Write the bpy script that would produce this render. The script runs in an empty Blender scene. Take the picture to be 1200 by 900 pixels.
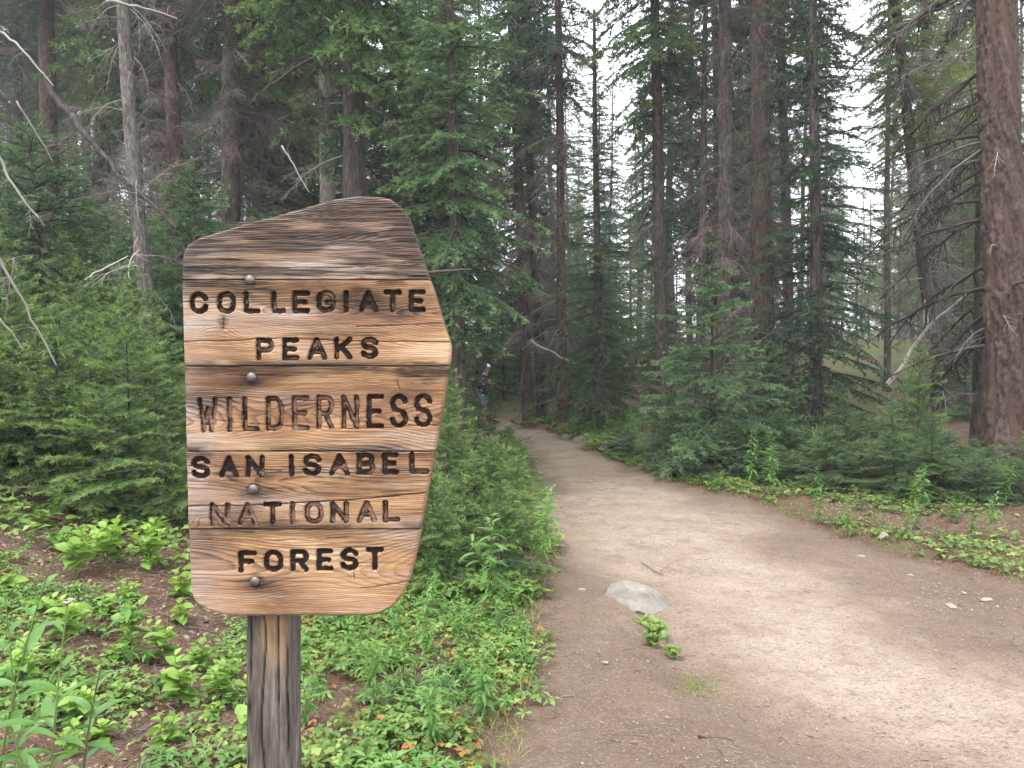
import bpy, math, random
import numpy as np
from mathutils import Vector, Matrix

# ------------------------------------------------------------------ camera, sky, sun, exposure
scene = bpy.context.scene
COL = scene.collection
PITCH = math.radians(1.6)
FPX = 900.0                       # focal length in pixels of a 1200 px wide picture
CAM_Z = 1.55
cam_data = bpy.data.cameras.new('camera')
cam_data.sensor_width = 36.0
cam_data.lens = 36.0 * FPX / 1200.0
cam_data.clip_start = 0.05
cam_data.clip_end = 2000.0
cam = bpy.data.objects.new('camera', cam_data)
cam.location = (0, 0, CAM_Z)
cam.rotation_euler = (math.pi / 2 - PITCH, 0, 0)
COL.objects.link(cam)
scene.camera = cam

SUN_EL, SUN_AZ = math.radians(60), math.radians(-140)     # azimuth measured from +Y towards +X
world = bpy.data.worlds.new('World')
scene.world = world
world.use_nodes = True
world.cycles.sampling_method = 'MANUAL'
world.cycles.sample_map_resolution = 512
wn = world.node_tree
wn.nodes.clear()
w_out = wn.nodes.new('ShaderNodeOutputWorld')
w_bg = wn.nodes.new('ShaderNodeBackground')
w_sky = wn.nodes.new('ShaderNodeTexSky')
w_sky.sky_type = 'NISHITA'
w_sky.sun_disc = False
w_sky.sun_elevation = SUN_EL
w_sky.sun_rotation = SUN_AZ
w_sky.dust_density = 4.0
w_hsv = wn.nodes.new('ShaderNodeHueSaturation')
w_hsv.inputs['Saturation'].default_value = 0.3
w_mix = wn.nodes.new('ShaderNodeMix')
w_mix.data_type = 'RGBA'
w_mix.inputs[0].default_value = 0.75                     # an even, bright cloud cover over the blue
w_mix.inputs[7].default_value = (9.6, 10.0, 10.6, 1)
wn.links.new(w_sky.outputs[0], w_hsv.inputs['Color'])
wn.links.new(w_hsv.outputs[0], w_mix.inputs[6])
wn.links.new(w_mix.outputs[2], w_bg.inputs['Color'])
w_bg.inputs['Strength'].default_value = 0.15
wn.links.new(w_bg.outputs[0], w_out.inputs['Surface'])

sun_data = bpy.data.lights.new('sun', 'SUN')
sun_data.energy = 1.5
sun_data.angle = math.radians(25)
sun_data.color = (1.0, 0.95, 0.88)
sun = bpy.data.objects.new('sun', sun_data)
sun_dir = Vector((math.sin(SUN_AZ) * math.cos(SUN_EL), math.cos(SUN_AZ) * math.cos(SUN_EL), math.sin(SUN_EL)))
sun.rotation_euler = sun_dir.to_track_quat('Z', 'Y').to_euler()
COL.objects.link(sun)

scene.view_settings.view_transform = 'Standard'
scene.view_settings.look = 'None'
scene.view_settings.gamma = 1.0
scene.view_settings.exposure = 1.36
scene.view_settings.use_curve_mapping = False
cy = scene.cycles
cy.use_denoising = True
cy.max_bounces = 5
cy.diffuse_bounces = 2
cy.glossy_bounces = 2
cy.transmission_bounces = 4
cy.transparent_max_bounces = 4
cy.volume_bounces = 1
cy.use_adaptive_sampling = True
cy.adaptive_threshold = 0.035
cy.adaptive_min_samples = 16
cy.caustics_reflective = False
cy.caustics_refractive = False

# ------------------------------------------------------------------ helpers
RNG = np.random.default_rng(11)
random.seed(5)


def at(px, py, d):
    """World point seen at pixel (px, py) of the 1200 x 900 picture, d metres ahead of the camera."""
    f = np.array([0, math.cos(PITCH), -math.sin(PITCH)])
    u = np.array([0, math.sin(PITCH), math.cos(PITCH)])
    r = f + u * (450 - py) / FPX
    r[0] = (px - 600) / FPX
    r *= d / r[1]
    return np.array([r[0], r[1], CAM_Z + r[2]])


def _hash(ix, iy, s):
    n = (ix * 374761393 + iy * 668265263 + s * 974711) & 0xffffffff
    n = ((n ^ (n >> 13)) * 1274126177) & 0xffffffff
    return ((n ^ (n >> 16)) & 0xffff) / 65535.0


def vnoise(x, y, s=0):
    x = np.asarray(x, float); y = np.asarray(y, float)
    ix = np.floor(x).astype(np.int64); iy = np.floor(y).astype(np.int64)
    fx = x - ix; fy = y - iy
    fx = fx * fx * (3 - 2 * fx); fy = fy * fy * (3 - 2 * fy)
    a = _hash(ix, iy, s); b = _hash(ix + 1, iy, s)
    c = _hash(ix, iy + 1, s); d = _hash(ix + 1, iy + 1, s)
    return (a * (1 - fx) + b * fx) * (1 - fy) + (c * (1 - fx) + d * fx) * fy


def fbm(x, y, s=0, o=4):
    t = 0; a = 0.5; k = 1.0; n = 0
    for i in range(o):
        t = t + a * vnoise(np.asarray(x) * k + 17.3 * i, np.asarray(y) * k - 9.1 * i, s + i)
        n += a; a *= 0.5; k *= 2.03
    return t / n


def sstep(a, b, x):
    t = np.clip((np.asarray(x, float) - a) / (b - a), 0, 1)
    return t * t * (3 - 2 * t)


def new_mesh(name, v, tris=None, quads=None, mats=(), mat_idx=None, attrs=None, smooth=False):
    v = np.ascontiguousarray(v, dtype=np.float32).reshape(-1, 3)
    me = bpy.data.meshes.new(name)
    nt = 0 if tris is None else len(tris)
    nq = 0 if quads is None else len(quads)
    me.vertices.add(len(v))
    me.vertices.foreach_set('co', v.ravel())
    me.loops.add(nt * 3 + nq * 4)
    parts = []
    if nt: parts.append(np.asarray(tris, dtype=np.int32).ravel())
    if nq: parts.append(np.asarray(quads, dtype=np.int32).ravel())
    me.loops.foreach_set('vertex_index', np.concatenate(parts))
    me.polygons.add(nt + nq)
    tot = np.concatenate([np.full(nt, 3, np.int32), np.full(nq, 4, np.int32)])
    start = np.concatenate([[0], np.cumsum(tot)[:-1]]).astype(np.int32)
    me.polygons.foreach_set('loop_start', start)
    for m in mats: me.materials.append(m)
    if mat_idx is not None: me.polygons.foreach_set('material_index', np.asarray(mat_idx, dtype=np.int32))
    if smooth: me.polygons.foreach_set('use_smooth', np.ones(nt + nq, dtype=bool))
    for k, a in (attrs or {}).items():
        at_ = me.attributes.new(k, 'FLOAT', 'POINT')
        at_.data.foreach_set('value', np.ascontiguousarray(a, dtype=np.float32))
    me.update(calc_edges=True)
    return me


def obj(name, me, parent=None, loc=None, rot=None, scale=None):
    o = bpy.data.objects.new(name, me)
    COL.objects.link(o)
    if parent is not None: o.parent = parent
    if loc is not None: o.location = [float(c) for c in loc]
    if rot is not None: o.rotation_euler = [float(c) for c in rot]
    if scale is not None:
        o.scale = (scale,) * 3 if np.isscalar(scale) else [float(c) for c in scale]
    return o


def tag(o, label, cat, group=None):
    o['label'] = label; o['category'] = cat
    if group: o['group'] = group
    return o


def thing(name, label, cat, loc=(0, 0, 0), rot=(0, 0, 0), group=None):
    o = obj(name, None, None, loc, rot)
    o.empty_display_size = 0.1
    return tag(o, label, cat, group)


class Buf:
    """Collects vertices and faces, then links them as one mesh."""
    def __init__(self):
        self.v = []; self.t = []; self.q = []; self.tm = []; self.qm = []; self.a = []; self.n = 0
    def add(self, v, tris=None, quads=None, mat=0, attr=0.0):
        v = np.asarray(v, float).reshape(-1, 3)
        if tris is not None and len(tris):
            self.t.append(np.asarray(tris) + self.n); self.tm.append(np.full(len(tris), mat))
        if quads is not None and len(quads):
            self.q.append(np.asarray(quads) + self.n); self.qm.append(np.full(len(quads), mat))
        self.a.append(np.broadcast_to(np.asarray(attr, float), (len(v),)))
        self.v.append(v); self.n += len(v)
    def mesh(self, name, mats, smooth=False, attr='tip'):
        t = np.concatenate(self.t) if self.t else None
        q = np.concatenate(self.q) if self.q else None
        mi = np.concatenate(self.tm + self.qm)
        return new_mesh(name, np.concatenate(self.v), t, q, mats, mi, {attr: np.concatenate(self.a)}, smooth)
    def arrays(self):
        return np.concatenate(self.v), (np.concatenate(self.t) if self.t else None), (np.concatenate(self.q) if self.q else None)


def tube(pts, rad, sides=5):
    """Tapered tube round a polyline: vertices and quads (open ends)."""
    pts = np.asarray(pts, float); n = len(pts)
    rad = np.broadcast_to(np.asarray(rad, float), (n,))
    tan = np.gradient(pts, axis=0)
    tan /= np.linalg.norm(tan, axis=1, keepdims=True) + 1e-9
    ref = np.array([0, 0, 1.0]) if abs(tan[0, 2]) < 0.9 else np.array([1.0, 0, 0])
    a = np.cross(tan, ref); a /= np.linalg.norm(a, axis=1, keepdims=True) + 1e-9
    b = np.cross(tan, a)
    ang = np.arange(sides) * 2 * math.pi / sides
    v = pts[:, None] + rad[:, None, None] * (np.cos(ang)[None, :, None] * a[:, None] + np.sin(ang)[None, :, None] * b[:, None])
    i = np.arange(n - 1)[:, None] * sides; j = np.arange(sides)[None]; k = (j + 1) % sides
    q = np.stack([i + j, i + k, i + sides + k, i + sides + j], -1).reshape(-1, 4)
    return v.reshape(-1, 3), q


def stamp(tv, tf, R, T):
    """Copies of a small template: R (n,3,3), T (n,3) -> vertices, faces."""
    n = len(T); m = len(tv)
    v = np.einsum('nij,mj->nmi', R, tv) + T[:, None]
    f = tf[None] + (np.arange(n) * m)[:, None, None]
    return v.reshape(-1, 3), f.reshape(-1, tf.shape[1])


def rotz(a):
    a = np.asarray(a, float); c, s = np.cos(a), np.sin(a); R = np.zeros(a.shape + (3, 3))
    R[..., 0, 0] = c; R[..., 0, 1] = -s; R[..., 1, 0] = s; R[..., 1, 1] = c; R[..., 2, 2] = 1
    return R


def roty(a):
    a = np.asarray(a, float); c, s = np.cos(a), np.sin(a); R = np.zeros(a.shape + (3, 3))
    R[..., 0, 0] = c; R[..., 0, 2] = s; R[..., 2, 0] = -s; R[..., 2, 2] = c; R[..., 1, 1] = 1
    return R


def rotx(a):
    a = np.asarray(a, float); c, s = np.cos(a), np.sin(a); R = np.zeros(a.shape + (3, 3))
    R[..., 1, 1] = c; R[..., 1, 2] = -s; R[..., 2, 1] = s; R[..., 2, 2] = c; R[..., 0, 0] = 1
    return R


# ------------------------------------------------------------------ materials
class NT:
    def __init__(self, name):
        self.m = bpy.data.materials.new(name); self.m.use_nodes = True
        self.t = self.m.node_tree; self.t.nodes.clear()
        self.out = self.t.nodes.new('ShaderNodeOutputMaterial')
    def n(self, typ, ins=None, **props):
        nd = self.t.nodes.new('ShaderNode' + typ)
        for k, v in props.items(): setattr(nd, k, v)
        for k, v in (ins or {}).items():
            s = nd.inputs[k]
            if isinstance(v, bpy.types.NodeSocket): self.t.links.new(v, s)
            else: s.default_value = v
        return nd
    def mix(self, f, a, b, blend='MIX'):
        nd = self.n('Mix', data_type='RGBA', blend_type=blend)
        for i, v in ((0, f), (6, a), (7, b)):
            if isinstance(v, bpy.types.NodeSocket): self.t.links.new(v, nd.inputs[i])
            else: nd.inputs[i].default_value = (tuple(v) + (1,)) if i and len(v) == 3 else v
        return nd.outputs[2]
    def math(self, op, a, b=0.0, clamp=False):
        nd = self.n('Math', operation=op, use_clamp=clamp)
        for i, v in ((0, a), (1, b)):
            if isinstance(v, bpy.types.NodeSocket): self.t.links.new(v, nd.inputs[i])
            else: nd.inputs[i].default_value = v
        return nd.outputs[0]
    def ramp(self, f, stops, interp='LINEAR'):
        nd = self.n('ValToRGB', {0: f}); r = nd.color_ramp; r.interpolation = interp
        while len(r.elements) < len(stops): r.elements.new(0.5)
        for e, (p, c) in zip(r.elements, stops):
            e.position = p; e.color = tuple(c) + (1,) if len(c) == 3 else c
        return nd.outputs[0]
    def rng(self, f, a, b, c=0.0, d=1.0):
        return self.n('MapRange', {0: f, 1: a, 2: b, 3: c, 4: d}).outputs[0]
    def obj(self, scale=(1, 1, 1)):
        tc = self.n('TexCoord').outputs['Object']
        return self.n('Mapping', {0: tc, 3: scale}).outputs[0]
    def noise(self, vec, scale, detail=3, rough=0.55, dist=0.0):
        return self.n('TexNoise', {'Vector': vec, 'Scale': scale, 'Detail': detail, 'Roughness': rough, 'Distortion': dist}).outputs[0]
    def attr(self, name):
        return self.n('Attribute', attribute_name=name).outputs['Fac']
    def bump(self, h, strength, dist):
        return self.n('Bump', {'Height': h, 'Strength': strength, 'Distance': dist}).outputs[0]
    def done(self, col, rough=0.8, normal=None, spec=0.3):
        p = self.n('BsdfPrincipled', {'Base Color': col, 'Roughness': rough, 'Specular IOR Level': spec})
        if normal is not None: self.t.links.new(normal, p.inputs['Normal'])
        self.t.links.new(p.outputs[0], self.out.inputs['Surface'])
        return self.m


def leaf_material(name, dark, mid, light, trans=0.35, rough=0.55, nscale=1.2, spec=0.3, dead=None):
    t = NT(name)
    v = t.obj()
    n1 = t.noise(v, nscale, 1)
    rnd = t.n('ObjectInfo').outputs['Random']
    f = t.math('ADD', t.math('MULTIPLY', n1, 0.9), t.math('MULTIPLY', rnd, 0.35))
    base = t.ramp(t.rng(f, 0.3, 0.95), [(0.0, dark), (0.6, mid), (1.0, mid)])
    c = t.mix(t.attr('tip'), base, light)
    if dead is not None:
        n2 = t.noise(v, nscale * 2.7, 2)
        c = t.mix(t.rng(n2, 0.68, 0.74), c, dead)
    p = t.n('BsdfPrincipled', {'Base Color': c, 'Roughness': rough, 'Specular IOR Level': spec})
    tr = t.n('BsdfTranslucent', {'Color': t.mix(1.0, c, (1.3, 1.25, 0.6), 'MULTIPLY')})
    ms = t.n('MixShader', {0: trans, 1: p.outputs[0], 2: tr.outputs[0]})
    t.t.links.new(ms.outputs[0], t.out.inputs['Surface'])
    return t.m


def bark_material(name, dark, mid, light, plates=16.0, bump=0.8):
    t = NT(name)
    v = t.obj((1, 1, 0.30))
    wob = t.n('VectorMath', {0: v, 1: t.n('VectorMath', {0: t.n('TexNoise', {'Vector': v, 'Scale': plates * 0.5, 'Detail': 2}).outputs['Color'], 'Scale': 0.16}, operation='SCALE').outputs[0]}, operation='ADD').outputs[0]
    vo = t.n('TexVoronoi', {'Vector': wob, 'Scale': plates * 1.4, 'Randomness': 1.0}, feature='F1')
    cell = t.n('SeparateColor', {0: vo.outputs['Color']}).outputs[0]
    n1 = t.noise(v, plates * 2.2, 5, 0.7)
    n2 = t.noise(t.obj((1, 1, 0.5)), 1.8, 3)
    h = t.math('ADD', t.math('MULTIPLY', cell, 0.35), t.math('SUBTRACT', n1, t.math('MULTIPLY', vo.outputs['Distance'], 0.35)))
    c = t.ramp(t.rng(t.math('ADD', t.math('MULTIPLY', h, 0.75), t.math('MULTIPLY', n2, 0.45)), 0.32, 1.0), [(0, dark), (0.5, mid), (1, light)])
    rnd = t.n('ObjectInfo').outputs['Random']
    c = t.n('HueSaturation', {'Value': t.rng(rnd, 0, 1, 0.8, 1.2), 'Color': c}).outputs[0]
    return t.done(c, 0.9, t.bump(h, bump, 0.03), 0.15)


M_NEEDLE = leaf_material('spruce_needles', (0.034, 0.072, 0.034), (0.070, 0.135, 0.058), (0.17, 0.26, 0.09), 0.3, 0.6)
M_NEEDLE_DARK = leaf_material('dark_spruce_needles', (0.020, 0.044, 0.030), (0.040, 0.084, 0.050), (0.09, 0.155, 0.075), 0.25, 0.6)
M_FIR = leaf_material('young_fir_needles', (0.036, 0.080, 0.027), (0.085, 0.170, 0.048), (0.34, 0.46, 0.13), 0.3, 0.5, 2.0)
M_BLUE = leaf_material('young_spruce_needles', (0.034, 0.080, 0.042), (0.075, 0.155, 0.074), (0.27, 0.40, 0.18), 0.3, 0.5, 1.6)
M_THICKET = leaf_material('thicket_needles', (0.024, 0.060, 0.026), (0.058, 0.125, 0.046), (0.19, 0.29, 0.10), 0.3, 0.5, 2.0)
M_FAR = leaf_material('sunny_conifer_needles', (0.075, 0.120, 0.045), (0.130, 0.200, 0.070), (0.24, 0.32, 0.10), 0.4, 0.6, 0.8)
M_FORB = leaf_material('forb_leaf', (0.062, 0.130, 0.034), (0.130, 0.235, 0.058), (0.30, 0.38, 0.11), 0.4, 0.45, 3.0, 0.35)
M_BROAD = leaf_material('broad_leaf', (0.080, 0.190, 0.035), (0.170, 0.330, 0.060), (0.32, 0.45, 0.10), 0.4, 0.4, 2.5, 0.4, dead=(0.30, 0.26, 0.06))
M_LANCE = leaf_material('lance_leaf', (0.060, 0.150, 0.040), (0.120, 0.260, 0.065), (0.22, 0.38, 0.11), 0.4, 0.4, 2.5, 0.4)
M_AGED = leaf_material('aged_leaf', (0.22, 0.10, 0.035), (0.30, 0.22, 0.05), (0.42, 0.12, 0.07), 0.3, 0.5, 6.0)
M_GRASS = leaf_material('grass_blade', (0.09, 0.17, 0.03), (0.19, 0.28, 0.06), (0.36, 0.34, 0.12), 0.35, 0.5, 4.0)
M_BARK_RED = bark_material('reddish_spruce_bark', (0.022, 0.016, 0.014), (0.080, 0.055, 0.046), (0.18, 0.132, 0.112))
M_BARK_GREY = bark_material('grey_brown_bark', (0.022, 0.019, 0.018), (0.075, 0.062, 0.055), (0.165, 0.142, 0.126))
M_BARK_PALE = bark_material('pale_grey_bark', (0.060, 0.052, 0.046), (0.175, 0.155, 0.138), (0.33, 0.30, 0.27), 22.0)


def twig_material(name, a, b):
    t = NT(name)
    c = t.mix(t.noise(t.obj(), 9.0, 3), a, b)
    rnd = t.n('ObjectInfo').outputs['Random']
    c = t.n('HueSaturation', {'Value': t.rng(rnd, 0, 1, 0.65, 1.3), 'Color': c}).outputs[0]
    return t.done(c, 0.9, None, 0.1)


M_TWIG = twig_material('dead_grey_twig', (0.11, 0.096, 0.088), (0.23, 0.20, 0.185))
M_TWIG_BROWN = twig_material('dead_brown_twig', (0.10, 0.076, 0.068), (0.20, 0.16, 0.145))
M_TWIG_PALE = twig_material('bleached_twig', (0.26, 0.24, 0.21), (0.46, 0.43, 0.39))
M_TWIG_DARK = twig_material('dark_twig', (0.040, 0.032, 0.028), (0.085, 0.07, 0.06))
M_STEM = twig_material('green_stem', (0.10, 0.17, 0.05), (0.17, 0.22, 0.07))


def rock_material(name, a, b):
    t = NT(name)
    v = t.obj()
    n1 = t.noise(v, 7.0, 6, 0.65); n2 = t.noise(v, 40.0, 3, 0.6)
    c = t.ramp(t.rng(n1, 0.3, 0.7), [(0, a), (1, b)])
    c = t.mix(t.rng(n2, 0.6, 0.75), c, tuple(x * 0.55 for x in a))
    c = t.mix(t.rng(t.noise(v, 3.3, 3), 0.62, 0.72, 0, 0.5), c, (0.20, 0.22, 0.12))
    return t.done(c, 0.9, t.bump(t.math('ADD', n1, t.math('MULTIPLY', n2, 0.4)), 0.6, 0.02), 0.2)


M_ROCK = rock_material('weathered_granite', (0.11, 0.097, 0.083), (0.26, 0.236, 0.205))
M_PEBBLE = rock_material('pale_pebble', (0.20, 0.17, 0.145), (0.37, 0.325, 0.28))


def ground_material():
    t = NT('forest_soil')
    v = t.obj()
    tr = t.attr('trail'); worn = t.attr('worn'); moss = t.attr('moss')
    n_fine = t.noise(v, 55.0, 3, 0.7)
    n_mid = t.noise(v, 9.0, 4, 0.65)
    n_big = t.noise(v, 1.3, 2, 0.6)
    # forest litter: dark humus, brown needles, pale bits
    vo = t.n('TexVoronoi', {'Vector': t.n('Mapping', {0: v, 3: (70, 30, 1)}).outputs[0], 'Scale': 1.0}, feature='F1')
    lit = t.ramp(t.rng(t.math('ADD', t.math('MULTIPLY', n_fine, 0.6), t.math('MULTIPLY', n_mid, 0.5)), 0.3, 0.8),
                 [(0, (0.045, 0.028, 0.020)), (0.5, (0.115, 0.073, 0.052)), (1, (0.21, 0.145, 0.105))])
    bits = t.n('SeparateColor', {0: vo.outputs['Color']}).outputs[0]
    lit = t.mix(t.math('MULTIPLY', t.rng(bits, 0.75, 0.8), t.rng(vo.outputs['Distance'], 0.45, 0.3)), lit, (0.29, 0.205, 0.155))
    lit = t.mix(t.math('MULTIPLY', moss, t.rng(n_mid, 0.35, 0.55, 0, 0.9)), lit, (0.070, 0.105, 0.030))
    # trail: needle-strewn brown soil and pale trodden dust
    vt = t.n('TexVoronoi', {'Vector': t.n('Mapping', {0: v, 2: (0, 0, 0.5), 3: (45, 120, 1)}).outputs[0], 'Scale': 1.0}, feature='F1')
    tb = t.n('SeparateColor', {0: vt.outputs['Color']}).outputs[0]
    f = t.math('ADD', t.math('MULTIPLY', worn, 1.25), t.math('ADD', t.math('MULTIPLY', n_mid, 0.5), t.math('MULTIPLY', t.math('SUBTRACT', n_big, 0.5), 0.9)))
    soil = t.ramp(t.rng(f, 0.1, 1.5), [(0, (0.118, 0.084, 0.064)), (0.35, (0.178, 0.131, 0.101)), (0.7, (0.285, 0.224, 0.172)), (1, (0.37, 0.306, 0.240))])
    soil = t.mix(t.rng(n_fine, 0.50, 0.72, 0, 0.65), soil, (0.115, 0.072, 0.053))
    soil = t.mix(t.rng(t.noise(v, 4.2, 3, 0.7), 0.5, 0.68, 0, 0.5), soil, (0.165, 0.105, 0.077))
    soil = t.mix(t.rng(t.noise(v, 130.0, 1), 0.60, 0.68, 0, 0.35), soil, (0.42, 0.35, 0.28))
    chip = t.math('MULTIPLY', t.rng(tb, 0.72, 0.78), t.rng(vt.outputs['Distance'], 0.42, 0.28, 0, 0.4))
    soil = t.mix(chip, soil, (0.44, 0.35, 0.28))
    chip2 = t.math('MULTIPLY', t.rng(tb, 0.16, 0.12), t.rng(vt.outputs['Distance'], 0.42, 0.28, 0, 0.7))
    soil = t.mix(chip2, soil, (0.10, 0.062, 0.045))
    c = t.mix(tr, lit, soil)
    h = t.math('ADD', t.math('ADD', n_fine, t.math('MULTIPLY', n_mid, 1.2)), t.math('MULTIPLY', chip, 0.5))
    return t.done(c, 0.95, t.bump(h, 1.0, 0.02), 0.1)


M_GROUND = ground_material()


def wood_material():
    t = NT('weathered_plank_wood')
    v = t.obj()
    ring = t.attr('ring'); stain_shade = t.attr('stain_shade'); grey = t.attr('grey')
    fine = t.noise(t.n('Mapping', {0: v, 3: (5, 1, 260)}).outputs[0], 1.0, 4, 0.6)
    fib = t.noise(t.n('Mapping', {0: v, 3: (16, 1, 700)}).outputs[0], 1.0, 3, 0.6)
    ph = t.math('FRACT', t.math('ADD', ring, t.math('MULTIPLY', fine, 0.35)))
    late = t.ramp(ph, [(0.0, (0, 0, 0)), (0.45, (0.12,) * 3), (0.84, (0.85,) * 3), (0.92, (1,) * 3), (1.0, (0, 0, 0))])
    blot = t.noise(t.n('Mapping', {0: v, 3: (3.2, 1, 9)}).outputs[0], 1.0, 4, 0.6, 0.6)
    early = t.ramp(t.rng(blot, 0.3, 0.7), [(0, (0.145, 0.072, 0.038)), (0.35, (0.30, 0.160, 0.078)), (0.65, (0.42, 0.245, 0.120)), (1, (0.56, 0.39, 0.245))])
    latec = t.ramp(t.rng(blot, 0.3, 0.7), [(0, (0.060, 0.030, 0.019)), (1, (0.150, 0.078, 0.046))])
    uneven = t.rng(t.noise(t.n('Mapping', {0: v, 3: (2.2, 1, 14)}).outputs[0], 1.0, 3), 0.35, 0.65, 0.3, 1.0)
    c = t.mix(t.math('MULTIPLY', late, uneven), early, latec)
    c = t.mix(t.rng(fib, 0.35, 0.7, 0.3, 0.0), c, (0.12, 0.07, 0.045))
    c = t.mix(t.math('MULTIPLY', grey, t.rng(fine, 0.25, 0.65, 0.35, 1.0)), c, t.mix(late, (0.42, 0.37, 0.33), (0.17, 0.14, 0.125)))
    st = t.math('MULTIPLY', stain_shade, t.math('ADD', t.rng(fine, 0.3, 0.65, 0.25, 1.0), t.math('MULTIPLY', late, 0.7)), clamp=True)
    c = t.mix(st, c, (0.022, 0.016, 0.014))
    h = t.math('ADD', t.math('MULTIPLY', late, 0.8), t.math('MULTIPLY', fib, 0.7))
    return t.done(c, 0.78, t.bump(h, 0.55, 0.0022), 0.25)


def letter_material():
    t = NT('worn_brown_routed_paint')
    v = t.obj()
    wear = t.attr('wear')
    n1 = t.noise(t.n('Mapping', {0: v, 3: (22, 1, 60)}).outputs[0], 1.0, 4, 0.6)
    f = t.rng(t.math('ADD', n1, t.math('MULTIPLY', wear, 0.55)), 0.62, 0.80)
    fine = t.noise(t.n('Mapping', {0: v, 3: (8, 1, 300)}).outputs[0], 1.0, 3, 0.6)
    bare = t.mix(fine, (0.115, 0.058, 0.036), (0.34, 0.215, 0.145))
    c = t.mix(f, (0.020, 0.012, 0.009), bare)
    return t.done(c, 0.75, t.bump(fine, 0.5, 0.002), 0.25)


M_WOOD = wood_material()
M_LETTER = letter_material()


def post_material():
    t = NT('weathered_post_wood')
    v = t.obj()
    fib = t.noise(t.n('Mapping', {0: v, 3: (150, 150, 14)}).outputs[0], 1.0, 5, 0.7)
    big = t.noise(t.n('Mapping', {0: v, 3: (26, 26, 5)}).outputs[0], 1.0, 4, 0.6)
    c = t.ramp(t.rng(t.math('ADD', t.math('MULTIPLY', fib, 0.6), t.math('MULTIPLY', big, 0.5)), 0.33, 0.78),
               [(0, (0.030, 0.025, 0.022)), (0.4, (0.095, 0.082, 0.070)), (0.7, (0.165, 0.145, 0.126)), (1, (0.28, 0.25, 0.222))])
    fresh = t.attr('fresh')
    c = t.mix(t.math('MULTIPLY', fresh, t.rng(big, 0.35, 0.6, 0.15, 1.0)), c, t.mix(fib, (0.20, 0.105, 0.055), (0.52, 0.34, 0.20)))
    crack = t.attr('crack')
    c = t.mix(crack, c, (0.012, 0.009, 0.008))
    return t.done(c, 0.88, t.bump(fib, 0.7, 0.004), 0.15)


M_POST = post_material()
_t = NT('galvanised_bolt')
_n = _t.noise(_t.obj(), 160.0, 4)
_p = _t.n('BsdfPrincipled', {'Base Color': _t.mix(_n, (0.085, 0.075, 0.068), (0.24, 0.22, 0.20)), 'Metallic': 0.6, 'Roughness': 0.42})
_t.t.links.new(_p.outputs[0], _t.out.inputs['Surface']); M_BOLT = _t.m


def plain(name, a, b, scale=40.0, rough=0.8):
    t = NT(name)
    return t.done(t.mix(t.noise(t.obj(), scale, 3), a, b), rough, None, 0.25)


# ------------------------------------------------------------------ ground and trail
TD = np.array([-60, 0, 2.94, 5.07, 6.2, 7.97, 10.3, 13.3, 16.4, 19.0, 21.5, 26, 32, 60])
TL = np.array([-2, -.10, .08, .24, .33, .30, .26, .16, -.22, -.95, -1.75, -7, -16, -70])
TR = np.array([0.8, 2.3, 2.7, 3.62, 3.2, 2.72, 1.78, 1.46, .90, .10, -.35, -4.4, -12, -62])


def trail_edges(y):
    return np.interp(y, TD, TL), np.interp(y, TD, TR)


def trail_sd(x, y):
    """Positive inside the trail (metres from the nearer edge), with ragged edges."""
    l, r = trail_edges(y)
    w = (fbm(np.asarray(x) * 1.6, np.asarray(y) * 1.1, 3) - 0.5) * 0.55
    return np.minimum(x - l, r - x) + w


def gh(x, y):
    x = np.asarray(x, float); y = np.asarray(y, float)
    l, r = trail_edges(np.clip(y, -20, 30))
    up = np.maximum(0, -(x + 1.3 + 0.02 * y))
    z = 0.34 * up * up / (up + 1.2)
    z = np.where(z > 4.0, 4.0 + 5.0 * (1 - np.exp(-(z - 4.0) / 5.0)), z)
    upr = np.maximum(0, x - r - 0.6)
    zr = 0.10 * upr * upr / (upr + 1.5)
    z = z + np.where(zr > 2.0, 2.0 + 2.0 * (1 - np.exp(-(zr - 2.0) / 2.0)), zr)
    far = np.maximum(0, np.hypot(x, y) - 45)
    z = z + 3.0 * (1 - np.exp(-(far / 60) ** 2))
    sd = np.minimum(x - l, r - x)
    tm = sstep(-0.25, 0.35, sd)
    z = z + 0.10 * (1 - sstep(-0.5, 0.25, sd)) * sstep(0, 2, np.abs(y) + 1)
    z = z + (fbm(x * 0.5, y * 0.5, 21) - 0.5) * 0.22 * (1 - 0.6 * tm)
    z = z + (fbm(x * 2.6, y * 2.6, 31) - 0.5) * 0.085 * (1 - 0.5 * tm)
    # low bank running down the trail below the embedded rock, and the drop where the hiker walks
    bank = np.interp(y, [2.0, 3.0, 3.6, 4.3, 5.0, 5.6], [1.45, 1.0, .80, .72, .80, .9])
    z = z + 0.085 * sstep(0.10, -0.22, x - bank) * sstep(5.6, 4.6, y) * sstep(1.0, 2.2, y) * tm
    z = z - 0.07 * sstep(16.0, 19.5, y) * sstep(-6, -2, x) * (1 - sstep(1.5, 4, x))
    return z


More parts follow.
